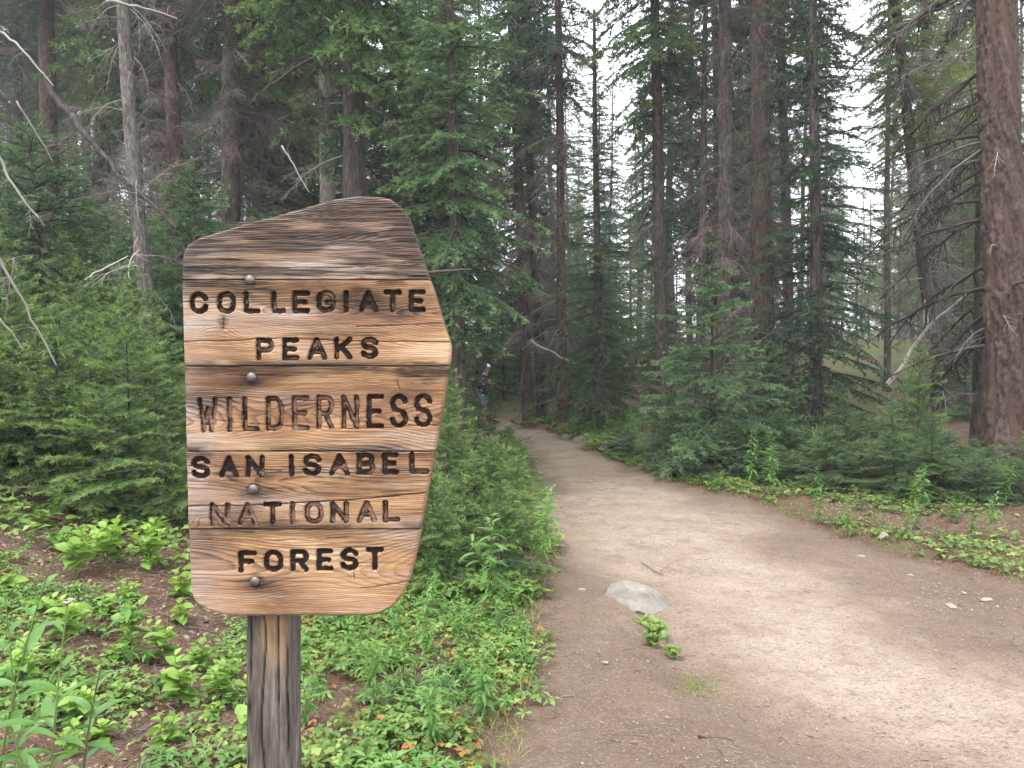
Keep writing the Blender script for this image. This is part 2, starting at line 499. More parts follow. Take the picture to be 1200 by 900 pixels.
def build_ground():
    oy = -3.0
    rr = np.concatenate([[0.05], np.linspace(0.8, 4.2, 12)[:-1], 4.2 * (14.0 / 4.2) ** np.linspace(0, 1, 230),
                         14.0 * (60 / 14.0) ** np.linspace(0, 1, 130)[1:], 60 * (700 / 60) ** np.linspace(0, 1, 36)[1:]])
    aa = np.radians(np.concatenate([np.linspace(-180, -47, 30)[:-1], np.linspace(-47, 55, 310), np.linspace(55, 180, 30)[1:]]))
    A, R = np.meshgrid(aa, rr)
    X = R * np.sin(A); Y = oy + R * np.cos(A)
    Z = gh(X, Y)
    sd = trail_sd(X, Y)
    fine = (fbm(X * 5, Y * 5, 6, 3) - 0.5) * 0.035 + (fbm(X * 14, Y * 14, 5, 3) - 0.5) * 0.022 + (fbm(X * 34, Y * 34, 8, 2) - 0.5) * 0.010
    Z = Z + fine * sstep(30, 10, R)
    trail = sstep(-0.10, 0.16, sd) * sstep(27, 23, Y)
    cx = np.interp(Y, [0, 2.9, 3.6, 4.2, 5.1, 6.2, 8, 10.5, 14, 22, 40], [2.6, 2.2, 1.75, 1.62, 1.50, 1.45, 1.35, 1.15, .95, 0.2, -20])
    hw = np.interp(Y, [0, 3, 5, 7, 10, 14, 22], [.75, .70, .95, 1.0, .85, .7, .6])
    wob = (fbm(X * 1.3, Y * 0.8, 77) - 0.5) * 1.0
    worn = 0.10 + 0.72 * sstep(1.7, 0.1, np.abs(X - cx + wob) / hw)
    worn = np.maximum(worn, 0.85 * sstep(7.0, 9.5, Y) * sstep(0.0, 0.5, sd))
    moss = 0.35 * sstep(-0.7, -0.1, sd) * (1 - trail) * sstep(0.35, 0.6, fbm(X * 1.9, Y * 1.9, 90))
    moss = np.maximum(moss, sstep(11, 17, Y) * sstep(-.3, -1.2, sd) * sstep(.25, .5, fbm(X * .5, Y * .5, 92)))
    nr, na = X.shape
    V = np.stack([X, Y, Z], -1).reshape(-1, 3)
    i = np.arange(nr - 1)[:, None] * na; j = np.arange(na - 1)[None]
    Q = np.stack([i + j, i + na + j, i + na + j + 1, i + j + 1], -1).reshape(-1, 4)[:, ::-1]
    s_face = trail.ravel()[Q].mean(1) > 0.5
    att = {'trail': trail.ravel(), 'worn': worn.ravel(), 'moss': moss.ravel()}
    for name, sel in (('trail', s_face), ('ground', ~s_face)):
        q = Q[sel]
        used, inv = np.unique(q.ravel(), return_inverse=True)
        me = new_mesh(name, V[used], None, inv.reshape(-1, 4), [M_GROUND], None, {k: a[used] for k, a in att.items()}, True)
        o = obj(name, me); o['kind'] = 'structure'


build_ground()


def gz(x, y):
    return float(gh(np.array([x]), np.array([y]))[0])


def on_ground(px, d):
    """Ground point straight below column px at depth d."""
    x = (px - 600) / FPX * d
    return np.array([x, d, gz(x, d)])


# ------------------------------------------------------------------ the sign
SD = 1.60                           # distance of the board's face
PXM = SD / FPX


def sgn(px, py):
    p = at(px, py, SD); return p[0], p[2]


OUT = [(214.5, 327.7), (214.5, 305), (217, 293.7), (221, 286.6), (234, 278.6), (260, 270.5), (285, 262.5), (319, 254), (358.7, 242.7), (392.7, 232.7),
       (415, 229.6), (443.7, 229.6), (458, 232.7), (469, 240.4), (479, 252.6), (487.6, 279.5), (496, 305), (500, 316), (509, 342), (520, 378.6),
       (527.5, 402), (528.3, 410), (527.2, 424), (520, 470), (507, 541), (497, 594.6), (487.5, 645.6), (479, 679.6), (472, 696.6), (459, 711), (443.7, 720.2),
       (430, 722), (398, 722.3), (285, 722), (262, 721), (245, 717.5), (231, 711), (224, 704), (220.5, 694), (218.6, 640), (216.5, 480)]
YS = np.array([229.6, 328, 429, 529, 620, 722.3])   # plank joints in picture rows

_o = np.array(OUT + [OUT[0]])
_ti = int(np.argmin(_o[:, 1])); _bi = int(np.argmax(_o[:, 1]))
_right = _o[11:33]; _left = np.concatenate([_o[33:-1], _o[0:11]])[::-1]
_right = _right[np.argsort(_right[:, 1])]; _left = _left[np.argsort(_left[:, 1])]


def extents(py):
    return np.interp(py, _left[:, 1], _left[:, 0]), np.interp(py, _right[:, 1], _right[:, 0])


def arc(cx, cy, rx, ry, a0, a1, n=14):
    a = np.radians(np.linspace(a0, a1, n)); return [(cx + rx * math.cos(t), cy + ry * math.sin(t)) for t in a]


GLYPH = {   # stroke centre lines in a unit box, y down
    'C': [arc(.5, .42, .5, .42, -20, -170, 10) + [(0, .58)] + arc(.5, .60, .5, .40, 190, 15, 10)[::1]],
    'O': [arc(.5, .36, .5, .36, 180, 360, 12) + arc(.5, .64, .5, .36, 0, 180, 12) + [(0, .36)]],
    'L': [[(0, 0), (0, 1), (1, 1)]],
    'E': [[(1, 0), (0, 0), (0, 1), (1, 1)], [(0, .5), (.82, .5)]],
    'F': [[(1, 0), (0, 0), (0, 1)], [(0, .5), (.82, .5)]],
    'G': [arc(.5, .40, .5, .40, -25, -180, 10) + arc(.5, .62, .5, .38, 180, 0, 10) + [(1, .55), (.6, .55)]],
    'I': [[(.5, 0), (.5, 1)]],
    'A': [[(0, 1), (.5, 0), (1, 1)], [(.2, .66), (.8, .66)]],
    'T': [[(0, 0), (1, 0)], [(.5, 0), (.5, 1)]],
    'P': [[(0, 1), (0, 0), (.6, 0)] + arc(.62, .27, .38, .27, -90, 90, 9) + [(0, .54)]],
    'K': [[(0, 0), (0, 1)], [(1, 0), (0, .62)], [(.35, .42), (1, 1)]],
    'S': [arc(.5, .26, .5, .26, -15, -180, 9) + [(.02, .3), (.2, .46), (.8, .54), (.98, .7)] + arc(.5, .74, .5, .26, 0, 170, 9)],
    'W': [[(0, 0), (.25, 1), (.5, .3), (.75, 1), (1, 0)]],
    'D': [[(0, 0), (0, 1), (.5, 1)] + arc(.5, .62, .5, .38, 90, 0, 7) + arc(.5, .38, .5, .38, 0, -90, 7) + [(0, 0)]],
    'R': [[(0, 1), (0, 0), (.6, 0)] + arc(.62, .27, .38, .27, -90, 90, 9) + [(0, .54)], [(.5, .54), (1, 1)]],
    'N': [[(0, 1), (0, 0), (1, 1), (1, 0)]],
    'B': [[(0, 0), (0, 1), (.6, 1)] + arc(.64, .74, .36, .26, 90, -90, 9) + [(0, .48)], [(0, 0), (.55, 0)] + arc(.58, .24, .36, .24, -90, 90, 9)],
}
Z1 = 340 / 1200.0
ROWS = [  # text, x spans in enlarged pixels, (top, bottom) at the first and last letter, vertical origin, stroke half width, plank, wear
    ('COLLEGIATE', [(80, 160), (192, 272), (303, 372), (417, 480), (503, 578), (602, 685), (716, 738), (778, 860), (882, 957), (985, 1056)], (430, 523), (421, 516), 220, 3.1, 1, .10),
    ('PEAKS', [(352, 430), (460, 532), (563, 648), (675, 752), (785, 860)], (621, 717), (617, 710), 220, 3.1, 1, .25),
    ('WILDERNESS', [(106, 192), (229, 251), (293, 365), (390, 466), (498, 572), (600, 673), (703, 778), (808, 881), (905, 981), (1005, 1082)], (868, 1014), (851, 993), 220, 3.0, 2, .42),
    ('SANISABEL', [(80, 160), (195, 278), (305, 385), (483, 510), (543, 622), (653, 738), (765, 845), (872, 942), (985, 1068)], (228, 322), (210, 303), 470, 3.2, 3, .14),
    ('NATIONAL', [(155, 240), (270, 355), (378, 455), (485, 512), (548, 628), (655, 733), (765, 850), (875, 945)], (420, 518), (410, 503), 470, 3.1, 3, .45),
    ('FOREST', [(268, 348), (375, 458), (485, 565), (595, 667), (695, 773), (802, 877)], (620, 713), (605, 703), 470, 3.3, 4, .06),
]


def letter_specs():
    out = []
    for txt, spans, y0, y1, org, hw, plank, wear in ROWS:
        xa = spans[0][0]; xb = spans[-1][0]
        for k, (ch, (x0, x1)) in enumerate(zip(txt, spans)):
            u = (x0 - xa) / (xb - xa)
            top = (y0[0] * (1 - u) + y1[0] * u) * Z1 + org; bot = (y0[1] * (1 - u) + y1[1] * u) * Z1 + org
            X0, X1 = x0 * Z1 + 200 + hw, x1 * Z1 + 200 - hw
            if ch == 'I': X0 = X1 = (X0 + X1) / 2
            T, B = top + hw, bot - hw
            polys = [np.array([(X0 + px * (X1 - X0), T + py * (B - T)) for px, py in s]) for s in GLYPH[ch]]
            w = wear + (random.random() - 0.5) * 0.25
            if txt == 'NATIONAL' and k in (0, 5): w = .5
            if txt == 'WILDERNESS' and k in (0, 1, 3): w = .48
            if txt == 'WILDERNESS' and k >= 7: w = .12
            out.append((ch, polys, hw, plank, w))
    return out


def seg_dist(P, a, b):
    d = b - a; L = (d * d).sum() + 1e-9
    t = np.clip(((P - a) @ d) / L, 0, 1)
    return np.hypot(*(P - a - t[:, None] * d).T)


BOLTS = [(293, 328), (295, 442), (297, 573), (299, 681)]
CRACKS = [  # long checks in the wood: polylines in picture pixels, half width px, depth mm
    ([(214, 400), (270, 399), (330, 396), (420, 400), (528, 401)], .45, 4), ([(215, 353), (240, 355), (262, 354)], .4, 3),
    ([(418, 383), (470, 381), (520, 379)], .4, 3), ([(217, 593), (300, 592), (420, 585), (497, 578)], .6, 5),
    ([(350, 546), (420, 550), (500, 553)], .35, 2.5), ([(219, 545), (250, 545), (330, 552)], .3, 2.5), ([(420, 690), (450, 686), (477, 682)], .4, 3),
    ([(216, 632), (300, 634), (410, 630)], .3, 2), ([(400, 502), (455, 501), (516, 498)], .4, 3), ([(465, 445), (468, 457)], .5, 3), ([(263, 372), (262, 386)], .7, 3.5),
    ([(413, 668), (414, 680)], .4, 2.5), ([(230, 490), (300, 497), (420, 503)], .3, 2), ([(221, 316), (330, 314), (490, 312)], .35, 2.5)]


def build_sign():
    base = on_ground(316, 1.68)
    root = thing('trail_sign', 'weathered wooden wilderness boundary sign with routed lettering on a grey post', 'sign', base)
    rx, ry, rz = base
    specs = letter_specs()
    th = 0.042
    for k in range(5):
        ya, yb = YS[k], YS[k + 1]
        gap = 0.22
        n = int((yb - ya) / 0.80)
        rows = np.linspace(ya + (gap if k else 0.0), yb - (gap if k < 4 else 0.0), n)
        if k in (0,):
            rows = ya + (rows - ya) ** 1.0
        m = 400
        u = np.linspace(0, 1, m)
        L, R = extents(rows)
        PX = L[:, None] + (R - L)[:, None] * u[None]
        PY = np.repeat(rows[:, None], m, 1)
        P = np.stack([PX.ravel(), PY.ravel()], -1)
        H = np.zeros(len(P))
        # worn, slightly rounded arrises along the outline and the joints
        olist = np.array(OUT + [OUT[0]])
        dist = np.full(len(P), 1e9)
        near = (np.minimum(P[:, 0] - np.repeat(L, m), np.repeat(R, m) - P[:, 0]) < 5) | (P[:, 1] < (329 if k == 0 else 300)) | (P[:, 1] > 705)
        idx = np.where(near)[0]
        for a, b in zip(olist[:-1], olist[1:]):
            dist[idx] = np.minimum(dist[idx], seg_dist(P[idx], a, b))
        H -= 0.004 * np.exp(-(dist / 1.6) ** 2)
        jd = np.minimum(P[:, 1] - ya if k else np.full(len(P), 99.), yb - P[:, 1] if k < 4 else np.full(len(P), 99.))
        H -= 0.0035 * np.exp(-(jd / 0.7) ** 2)
        H += (fbm(P[:, 0] * 0.02, P[:, 1] * 0.05, 40 + k) - 0.5) * 0.004
        H += (fbm(P[:, 0] * 0.03, P[:, 1] * 0.5, 60 + k, 3) - 0.5) * (0.0022 if k else 0.004)
        crack = np.zeros(len(P))
        for pts, w, dp in CRACKS:
            pts = np.array(pts, float)
            if pts[:, 1].max() < ya - 3 or pts[:, 1].min() > yb + 3: continue
            sel = np.where((P[:, 1] > pts[:, 1].min() - 3) & (P[:, 1] < pts[:, 1].max() + 3) & (P[:, 0] > pts[:, 0].min() - 3) & (P[:, 0] < pts[:, 0].max() + 3))[0]
            if not len(sel): continue
            Q = P[sel] + np.stack([np.zeros(len(sel)), (fbm(P[sel, 0] * 0.09, P[sel, 0] * 0, 7) - .5) * 2.0], -1)
            dd = np.full(len(sel), 1e9)
            for a, b in zip(pts[:-1], pts[1:]): dd = np.minimum(dd, seg_dist(Q, a, b))
            c = np.exp(-(dd / w) ** 2)
            H[sel] -= c * dp * 0.001; crack[sel] = np.maximum(crack[sel], c)
        # letters
        lid = np.full(len(P), -1); wearv = np.zeros(len(P))
        for li, (ch, polys, hw, pk, wear) in enumerate(specs):
            if pk != k: continue
            allp = np.concatenate(polys)
            sel = np.where((P[:, 0] > allp[:, 0].min() - 9) & (P[:, 0] < allp[:, 0].max() + 9) & (P[:, 1] > allp[:, 1].min() - 9) & (P[:, 1] < allp[:, 1].max() + 9))[0]
            q = P[sel] + np.stack([(vnoise(P[sel, 0] * .25, P[sel, 1] * .25, 5) - .5), (vnoise(P[sel, 0] * .25, P[sel, 1] * .25, 9) - .5)], -1) * 1.1
            dd = np.full(len(sel), 1e9)
            for s in polys:
                for a, b in zip(s[:-1], s[1:]): dd = np.minimum(dd, seg_dist(q, a, b))
            sdv = dd - hw
            H[sel] -= 0.0085 * sstep(0.55, -0.9, sdv)
            ins = sdv < 0.05
            lid[sel[ins]] = li
            wearv[sel] = np.where(sdv < 1, wear + 0.0 * sdv - 0.5 * sstep(-2.0, -0.2, sdv), wearv[sel])
        # growth-ring field for the grain
        X = P[:, 0] / 100.0; Yp = P[:, 1] / 100.0
        cyk = [2.2, 3.62, 4.95, 5.62, 6.62][k]
        s = (fbm(X * 0.30 + 3 * k, Yp * 0.2, 100 + k, 2) - 0.5)
        zc = 0.16 + 0.42 * s + [0.3, 0.05, 0.1, 0.05, 0.12][k]
        yy = Yp - cyk + (fbm(X * 0.45, Yp * 1.2, 130 + k, 3) - 0.5) * 0.34
        ring = np.sqrt(yy ** 2 + zc ** 2) * [62, 56, 58, 60, 54][k]
        ring = ring + 1.6 * fbm(X * .25, Yp * 9, 180 + k, 2)
        for kx, ky, ks in ((4.62, 2.62, .34), (4.35, 3.86, .2), (3.05, 4.92, .22), (2.62, 3.80, .13), (4.45, 4.58, .12), (2.4, 6.05, .1)):
            g = np.hypot((X - kx) / 2.2, Yp - ky) / ks
            ring = ring + 6.0 * np.exp(-g * g * 0.7) * (1 if ks < .3 else 1.2)
        # stains with their own shapes: streaks beside the bolts, dark top board, blotches; also painted shade round the bolts
        stain_shade = np.zeros(len(P))
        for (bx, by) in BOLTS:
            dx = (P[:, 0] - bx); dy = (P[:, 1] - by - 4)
            stain_shade += 0.9 * np.exp(-(np.hypot(dx, dy + 4) / 8.0) ** 4)  # washer shadow round the bolt head, painted into the wood as a tight dark ring
            stain_shade += 0.95 * np.exp(-np.abs(dx / np.where(dx > 0, 34, 26)) ** 1.6) * np.exp(-(dy / 9.0) ** 2)
        def blob(bx, by, sx, sy, a):
            n = (fbm(P[:, 0] * .05, P[:, 1] * .2, int(bx)) - .5) * 1.4
            return a * sstep(1.3, 0.4, np.hypot((P[:, 0] - bx) / sx, (P[:, 1] - by) / sy) + n)
        stain_shade += blob(400, 391, 60, 5, .5) + blob(300, 436, 90, 6, .7) + blob(255, 331, 50, 5, .6) + blob(470, 533, 60, 4, .6) + blob(400, 575, 90, 9, .45) + blob(250, 560, 40, 12, .4) + blob(420, 640, 60, 5, .35) + blob(340, 346, 60, 16, .55) + blob(450, 368, 55, 12, .45) + blob(465, 352, 40, 20, .35) + blob(495, 434, 60, 12, .95) + blob(240, 470, 40, 18, .45) + blob(280, 600, 80, 14, .4) + blob(260, 340, 60, 12, .55) + blob(400, 352, 45, 18, .5) + blob(440, 555, 70, 12, .45) + blob(235, 640, 30, 20, .35) + blob(480, 462, 30, 12, .4)
        stain_shade += blob(262, 375, 8, 9, .7) + blob(425, 350, 30, 12, .4) + blob(300, 616, 70, 7, .55) + blob(370, 622, 120, 9, .35) + blob(240, 428, 30, 5, .4)
        stain_shade += blob(330, 556, 60, 10, .5) + blob(352, 480, 30, 20, .3)
        if k == 0:
            stain_shade += 0.15 + 1.15 * sstep(.34, .62, fbm(P[:, 0] * .012, P[:, 1] * .11, 201)) + 0.7 * sstep(30, 4, dist) * (0.4 + fbm(P[:, 0] * .02, P[:, 1] * .1, 9)) + blob(478, 280, 26, 40, .6) + blob(380, 243, 120, 14, .5) + blob(250, 300, 60, 18, .35)
        stain_shade = np.maximum(np.clip(stain_shade, 0, 1), crack * 1.0)
        stain_shade = np.maximum(stain_shade, np.exp(-(jd / 0.8) ** 2))
        stain_shade = np.maximum(stain_shade, 1.0 * np.exp(-(jd / 8.0) ** 2) * sstep(.44, .62, fbm(P[:, 0] * .018, P[:, 1] * .03, 210 + k)))
        grey = np.clip(0.9 * sstep(60, 0, P[:, 0] - np.repeat(L, m)) * (fbm(P[:, 0] * .03, P[:, 1] * .05, 15)) + 0.6 * sstep(.46, .8, fbm(P[:, 0] * .006, P[:, 1] * .06, 25 + k)) + (0.35 if k == 0 else 0.03), 0, 1)
        zoff = np.array([-0.002, 0.001, 0.0, 0.0015, -0.001])[k]
        WX = at(0, 450, SD)[0] * 0 + (P[:, 0] - 600) * PXM
        WZ = np.array([sgn(600, y)[1] for y in rows]).repeat(m)
        front = np.stack([WX - rx, SD - H - zoff - ry, WZ - rz], -1)
        # face split: lettering against board
        i = np.arange(n - 1)[:, None] * m; j = np.arange(m - 1)[None]
        Q = np.stack([i + j, i + j + 1, i + m + j + 1, i + m + j], -1).reshape(-1, 4)[:, ::-1]
        lq = lid[Q]; fl = np.where((lq >= 0).sum(1) >= 3, lq.max(1), -1)
        # sides and back
        ring_i = np.concatenate([np.arange(m), np.arange(1, n) * m + m - 1, (n - 1) * m + np.arange(m - 2, -1, -1), np.arange(n - 2, 0, -1) * m])
        back = front[ring_i].copy(); back[:, 1] = SD + th - ry
        mid_ = front[ring_i].copy(); mid_[:, 1] += 0.004
        NV = len(front); nb = len(ring_i)
        Vall = np.concatenate([front, mid_, back, [[front[:, 0].mean(), SD + th - ry, front[:, 2].mean()]]])
        a_ = np.arange(nb); b_ = (a_ + 1) % nb
        side = np.concatenate([np.stack([ring_i[a_], ring_i[b_], NV + b_, NV + a_], -1), np.stack([NV + a_, NV + b_, NV + nb + b_, NV + nb + a_], -1)])
        cap = np.stack([NV + nb + a_, NV + nb + b_, np.full(nb, NV + 2 * nb)], -1)
        ext = lambda arr, c: np.concatenate([arr, arr[ring_i], arr[ring_i], [c]])
        att = {'ring': ext(ring, 0), 'stain_shade': ext(stain_shade, 0), 'grey': ext(grey, 0), 'wear': ext(wearv, 0)}
        att['stain_shade'][NV:] = np.clip(att['stain_shade'][NV:] + .15, 0, 1)

        def sub(name, quads, tris, mat, parent):
            fl_ = quads.ravel() if tris is None else np.concatenate([tris.ravel(), quads.ravel()])
            used, inv = np.unique(fl_, return_inverse=True)
            nt = 0 if tris is None else tris.size
            me = new_mesh(name, Vall[used], inv[:nt].reshape(-1, 3) if nt else None, inv[nt:].reshape(-1, 4), [mat], None, {a: d[used] for a, d in att.items()}, False)
            me.polygons.foreach_set('use_smooth', np.ones(len(me.polygons), dtype=bool))
            return obj(name, me, parent)
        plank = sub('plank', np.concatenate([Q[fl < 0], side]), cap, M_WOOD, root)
        for li, sp in enumerate(specs):
            if sp[3] == k: sub('letter', Q[fl == li], None, M_LETTER, plank)
    # carriage bolts
    for (bx, by) in BOLTS:
        a = np.linspace(0, math.pi / 2, 7); r = 0.0102
        prof = [(r * 1.0 * math.cos(t), 0.0055 * math.sin(t)) for t in a]
        prof = [(r * 1.0, -0.012)] + prof
        ns = 24; ang = np.arange(ns) * 2 * math.pi / ns
        v = np.array([[pr * math.cos(g), -ph, pr * math.sin(g)] for pr, ph in prof for g in ang])
        i = np.arange(len(prof) - 1)[:, None] * ns; j = np.arange(ns)[None]; kk = (j + 1) % ns
        q = np.stack([i + j, i + kk, i + ns + kk, i + ns + j], -1).reshape(-1, 4)
        x, z = sgn(bx, by)
        obj('bolt', new_mesh('bolt', v, None, q, [M_BOLT], None, None, True), root, (x - rx, SD - 0.0015 - ry, z - rz))
    # the post: a squared timber, checked and rounded by weather
    w = 0.0485; zt = sgn(300, 300)[1] - rz; zb = -0.35
    nz, npf = 320, 120
    t = np.linspace(0, 2 * math.pi, npf, endpoint=False)
    c, s = np.cos(t), np.sin(t); e = 7.0
    rad = (np.abs(c) ** e + np.abs(s) ** e) ** (-1 / e)
    zz = np.linspace(zb, zt, nz)
    T, Zg = np.meshgrid(t, zz)
    rad = rad[None] * (w + (fbm(T * 14, Zg * 3.0, 50) - .5) * 0.006 + (fbm(T * 3, Zg * 6, 51) - .5) * 0.007 + (fbm(T * 40, Zg * 8.0, 57) - .5) * 0.003)
    X = rad * np.cos(T); Y = rad * np.sin(T)
    front = Y < -w * 0.7
    crack = np.zeros_like(X)
    for x0, amp, ww, dp, zlo in ((0.004, .010, .0011, .016, -9), (-.026, .006, .0008, .008, .3), (.022, .006, .0008, .009, .45), (.040, .004, .0007, .006, .2), (-.044, .004, .0007, .006, -9)):
        xc = x0 + (fbm(Zg * 5, Zg * 0, int(1000 * abs(x0)) + 3) - .5) * amp * 2 + 0.012 * (zt - Zg) * (1 if x0 < .01 else -.2) * -1
        g = np.exp(-((X - xc) / ww) ** 2) * front * (Zg > zlo)
        Y = Y + g * dp; crack = np.maximum(crack, g)
    ztop = sgn(300, 722)[1] - rz
    fresh = np.exp(-((X - 0.012) / 0.03) ** 4) * sstep(ztop - 0.16, ztop - 0.03, Zg + (fbm(X * 60, Zg * 5, 71) - .5) * 0.16) * front
    i = np.arange(nz - 1)[:, None] * npf; j = np.arange(npf)[None]; kk = (j + 1) % npf
    Q = np.stack([i + j, i + kk, i + npf + kk, i + npf + j], -1).reshape(-1, 4)
    V = np.stack([X, Y, Zg], -1).reshape(-1, 3)
    V = np.concatenate([V, [[0, 0, zt]]])
    a_ = np.arange(npf); cap = np.stack([(nz - 1) * npf + a_, (nz - 1) * npf + (a_ + 1) % npf, np.full(npf, nz * npf)], -1)
    me = new_mesh('post', V, cap, Q, [M_POST], None, {'crack': np.append(crack.ravel(), 0), 'fresh': np.append(fresh.ravel(), 0)}, True)
    obj('post', me, root, (0, SD + 0.042 + w + 0.002 - ry, 0))
    return root


build_sign()

# ------------------------------------------------------------------ conifer pieces
def twigs_of_bough(rng, L, levels=2, sag=0.25, lift=0.1, sw=0.42, spacing=0.09):
    """Segments (p0, p1, radius, outer) of one flat conifer bough growing along +X."""
    segs = []
    def axis(p, d, length, n, droop):
        pts = [p]; d = np.array(d, float)
        for i in range(n):
            d = d + np.array([0, 0, -droop / n]) + rng.normal(0, 0.05, 3) * np.array([.6, 1, .6])
            d /= np.linalg.norm(d); pts.append(pts[-1] + d * length / n)
        return np.array(pts)
    n = 8
    main = axis(np.zeros(3), (1, 0, lift), L, n, sag)
    for a, b, i in zip(main[:-1], main[1:], range(n)): segs.append((a, b, 0.012 * L * (1 - i / n) + .002, i / n))
    m = max(4, int(L / spacing)); side = 1
    for k in range(m):
        t = 0.10 + 0.9 * (k + rng.random() * 0.6) / m
        if t >= 0.985: continue
        f = t * n; i = int(f); p = main[i] + (main[i + 1] - main[i]) * (f - i)
        fd = main[i + 1] - main[i]; fd /= np.linalg.norm(fd)
        ln = L * sw * min(1.0, t / 0.28) * (1.02 - t) ** 0.75 * rng.uniform(0.7, 1.15) + 0.03 * L
        side = -side
        an = math.radians(rng.uniform(42, 66)) * side
        d = np.array([fd[0] * math.cos(an) - fd[1] * math.sin(an), fd[0] * math.sin(an) + fd[1] * math.cos(an), fd[2] - rng.uniform(0, .22)])
        tw = axis(p, d, ln, 3, sag * 0.6)
        for a, b, q in zip(tw[:-1], tw[1:], range(3)): segs.append((a, b, 0.004 * L * (1 - q / 3) + .001, max(t, 0.25 + q / 4)))
        if levels > 1 and ln > spacing * 1.6:
            for sgn_ in (-1, 1):
                for u in np.arange(0.25, 0.95, max(0.12, spacing * 0.8 / ln)):
                    g = u * 3; gi = int(g); p2 = tw[gi] + (tw[gi + 1] - tw[gi]) * (g - gi)
                    a2 = an + sgn_ * math.radians(rng.uniform(38, 58))
                    d2 = np.array([math.cos(a2), math.sin(a2), fd[2] - rng.uniform(0, .25)])
                    l2 = ln * 0.42 * (1.05 - u) * rng.uniform(.7, 1.2)
                    segs.append((p2, p2 + d2 / np.linalg.norm(d2) * l2, 0.0012, max(t, u)))
    return segs


def needles_on(rng, segs, per_m, nl, nw, up=0.35):
    p0 = np.array([s[0] for s in segs]); p1 = np.array([s[1] for s in segs]); out = np.array([s[3] for s in segs])
    ln = np.linalg.norm(p1 - p0, axis=1)
    cnt = np.maximum(2, np.round(ln * per_m)).astype(int)
    idx = np.repeat(np.arange(len(segs)), cnt); n = len(idx)
    u = rng.random(n); p = p0[idx] + (p1 - p0)[idx] * u[:, None]
    t = (p1 - p0)[idx] / (ln[idx][:, None] + 1e-9)
    r = rng.normal(0, 1, (n, 3)); r[:, 2] = r[:, 2] * 0.7 + up
    r -= (r * t).sum(1, keepdims=True) * t; r /= np.linalg.norm(r, axis=1, keepdims=True) + 1e-9
    d = t * rng.uniform(.35, .95, n)[:, None] + r; d /= np.linalg.norm(d, axis=1, keepdims=True)
    w = np.cross(d, rng.normal(0, 1, (n, 3))); w /= np.linalg.norm(w, axis=1, keepdims=True) + 1e-9
    l = nl * rng.uniform(.7, 1.25, n)[:, None]
    v = np.stack([p - w * nw / 2, p + w * nw / 2, p + d * l], 1)
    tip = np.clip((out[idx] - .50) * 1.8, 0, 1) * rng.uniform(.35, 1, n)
    return v.reshape(-1, 3), np.repeat(tip, 3)


def bough_bank(seed, lengths, per_m, nl, nw, levels=2, sag=.25, lift=.1, sw=.42, spacing=.09, copies=2, wood=True):
    bank = []
    for L in lengths:
        for c in range(copies):
            rng = np.random.default_rng(seed); seed += 1
            segs = twigs_of_bough(rng, L, levels, sag, lift, sw, spacing)
            nv, tip = needles_on(rng, segs, per_m, nl, nw)
            b = Buf()
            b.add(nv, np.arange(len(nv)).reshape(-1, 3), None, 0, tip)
            if wood:
                for s in segs:
                    if s[2] < 0.0022 and L > 0.8: continue
                    vv, qq = tube(np.array([s[0], s[1]]), [s[2], s[2] * .8], 3)
                    b.add(vv, None, qq, 1)
            bank.append((L, b))
    return bank


def crown_mesh(name, seed, bank, H, h0, lmax, whorl=0.28, per=5, mats=None, prof=0.75, pitch0=10, pitch1=-22, fill=1.0, tipcut=0.0, gaps=0.0):
    """Whorled conifer crown from height h0 to H round the Z axis; bough lengths follow a cone with ragged tiers."""
    rng = np.random.default_rng(seed); B = Buf()
    Ls = np.array([b[0] for b in bank])
    packs = [(b[1].arrays(), np.concatenate(b[1].a), np.concatenate(b[1].tm + b[1].qm)) for b in bank]
    z = h0
    while z < H - 0.02:
        t = (z - h0) / (H - h0)
        env = lmax * ((1 - t) ** prof) * (0.55 + 0.45 * min(1, t / 0.12)) + 0.05 * min(1, lmax)
        n = max(3, int(per * fill * (0.6 + 0.4 * (1 - t)) + rng.random()))
        a0 = rng.random() * 6.28
        for k in range(n):
            if rng.random() < gaps: continue
            L = env * rng.uniform(0.62, 1.12)
            c = np.argsort(np.abs(np.log(Ls / L)))[:3]; c = c[rng.integers(len(c))]
            (v, tr, qd), a, mi = packs[c]
            s = L / Ls[c]
            pit = math.radians(pitch0 + (pitch1 - pitch0) * (1 - t) + rng.normal(0, 6))
            R = rotz(a0 + k * 6.283 / n + rng.normal(0, .25)) @ roty(-pit) @ rotx(rng.normal(0, .15)) * s
            vv = v @ R.T + np.array([0, 0, z + rng.normal(0, whorl * .3)])
            ntr = 0 if tr is None else len(tr)
            B.v.append(vv); B.a.append(a)
            if ntr: B.t.append(tr + B.n); B.tm.append(np.zeros(ntr))
            if qd is not None: B.q.append(qd + B.n); B.qm.append(np.ones(len(qd)))
            B.n += len(vv)
        z += whorl * (0.45 + 0.55 * (1 - t)) * rng.uniform(.75, 1.25)
    return B.mesh(name, mats)


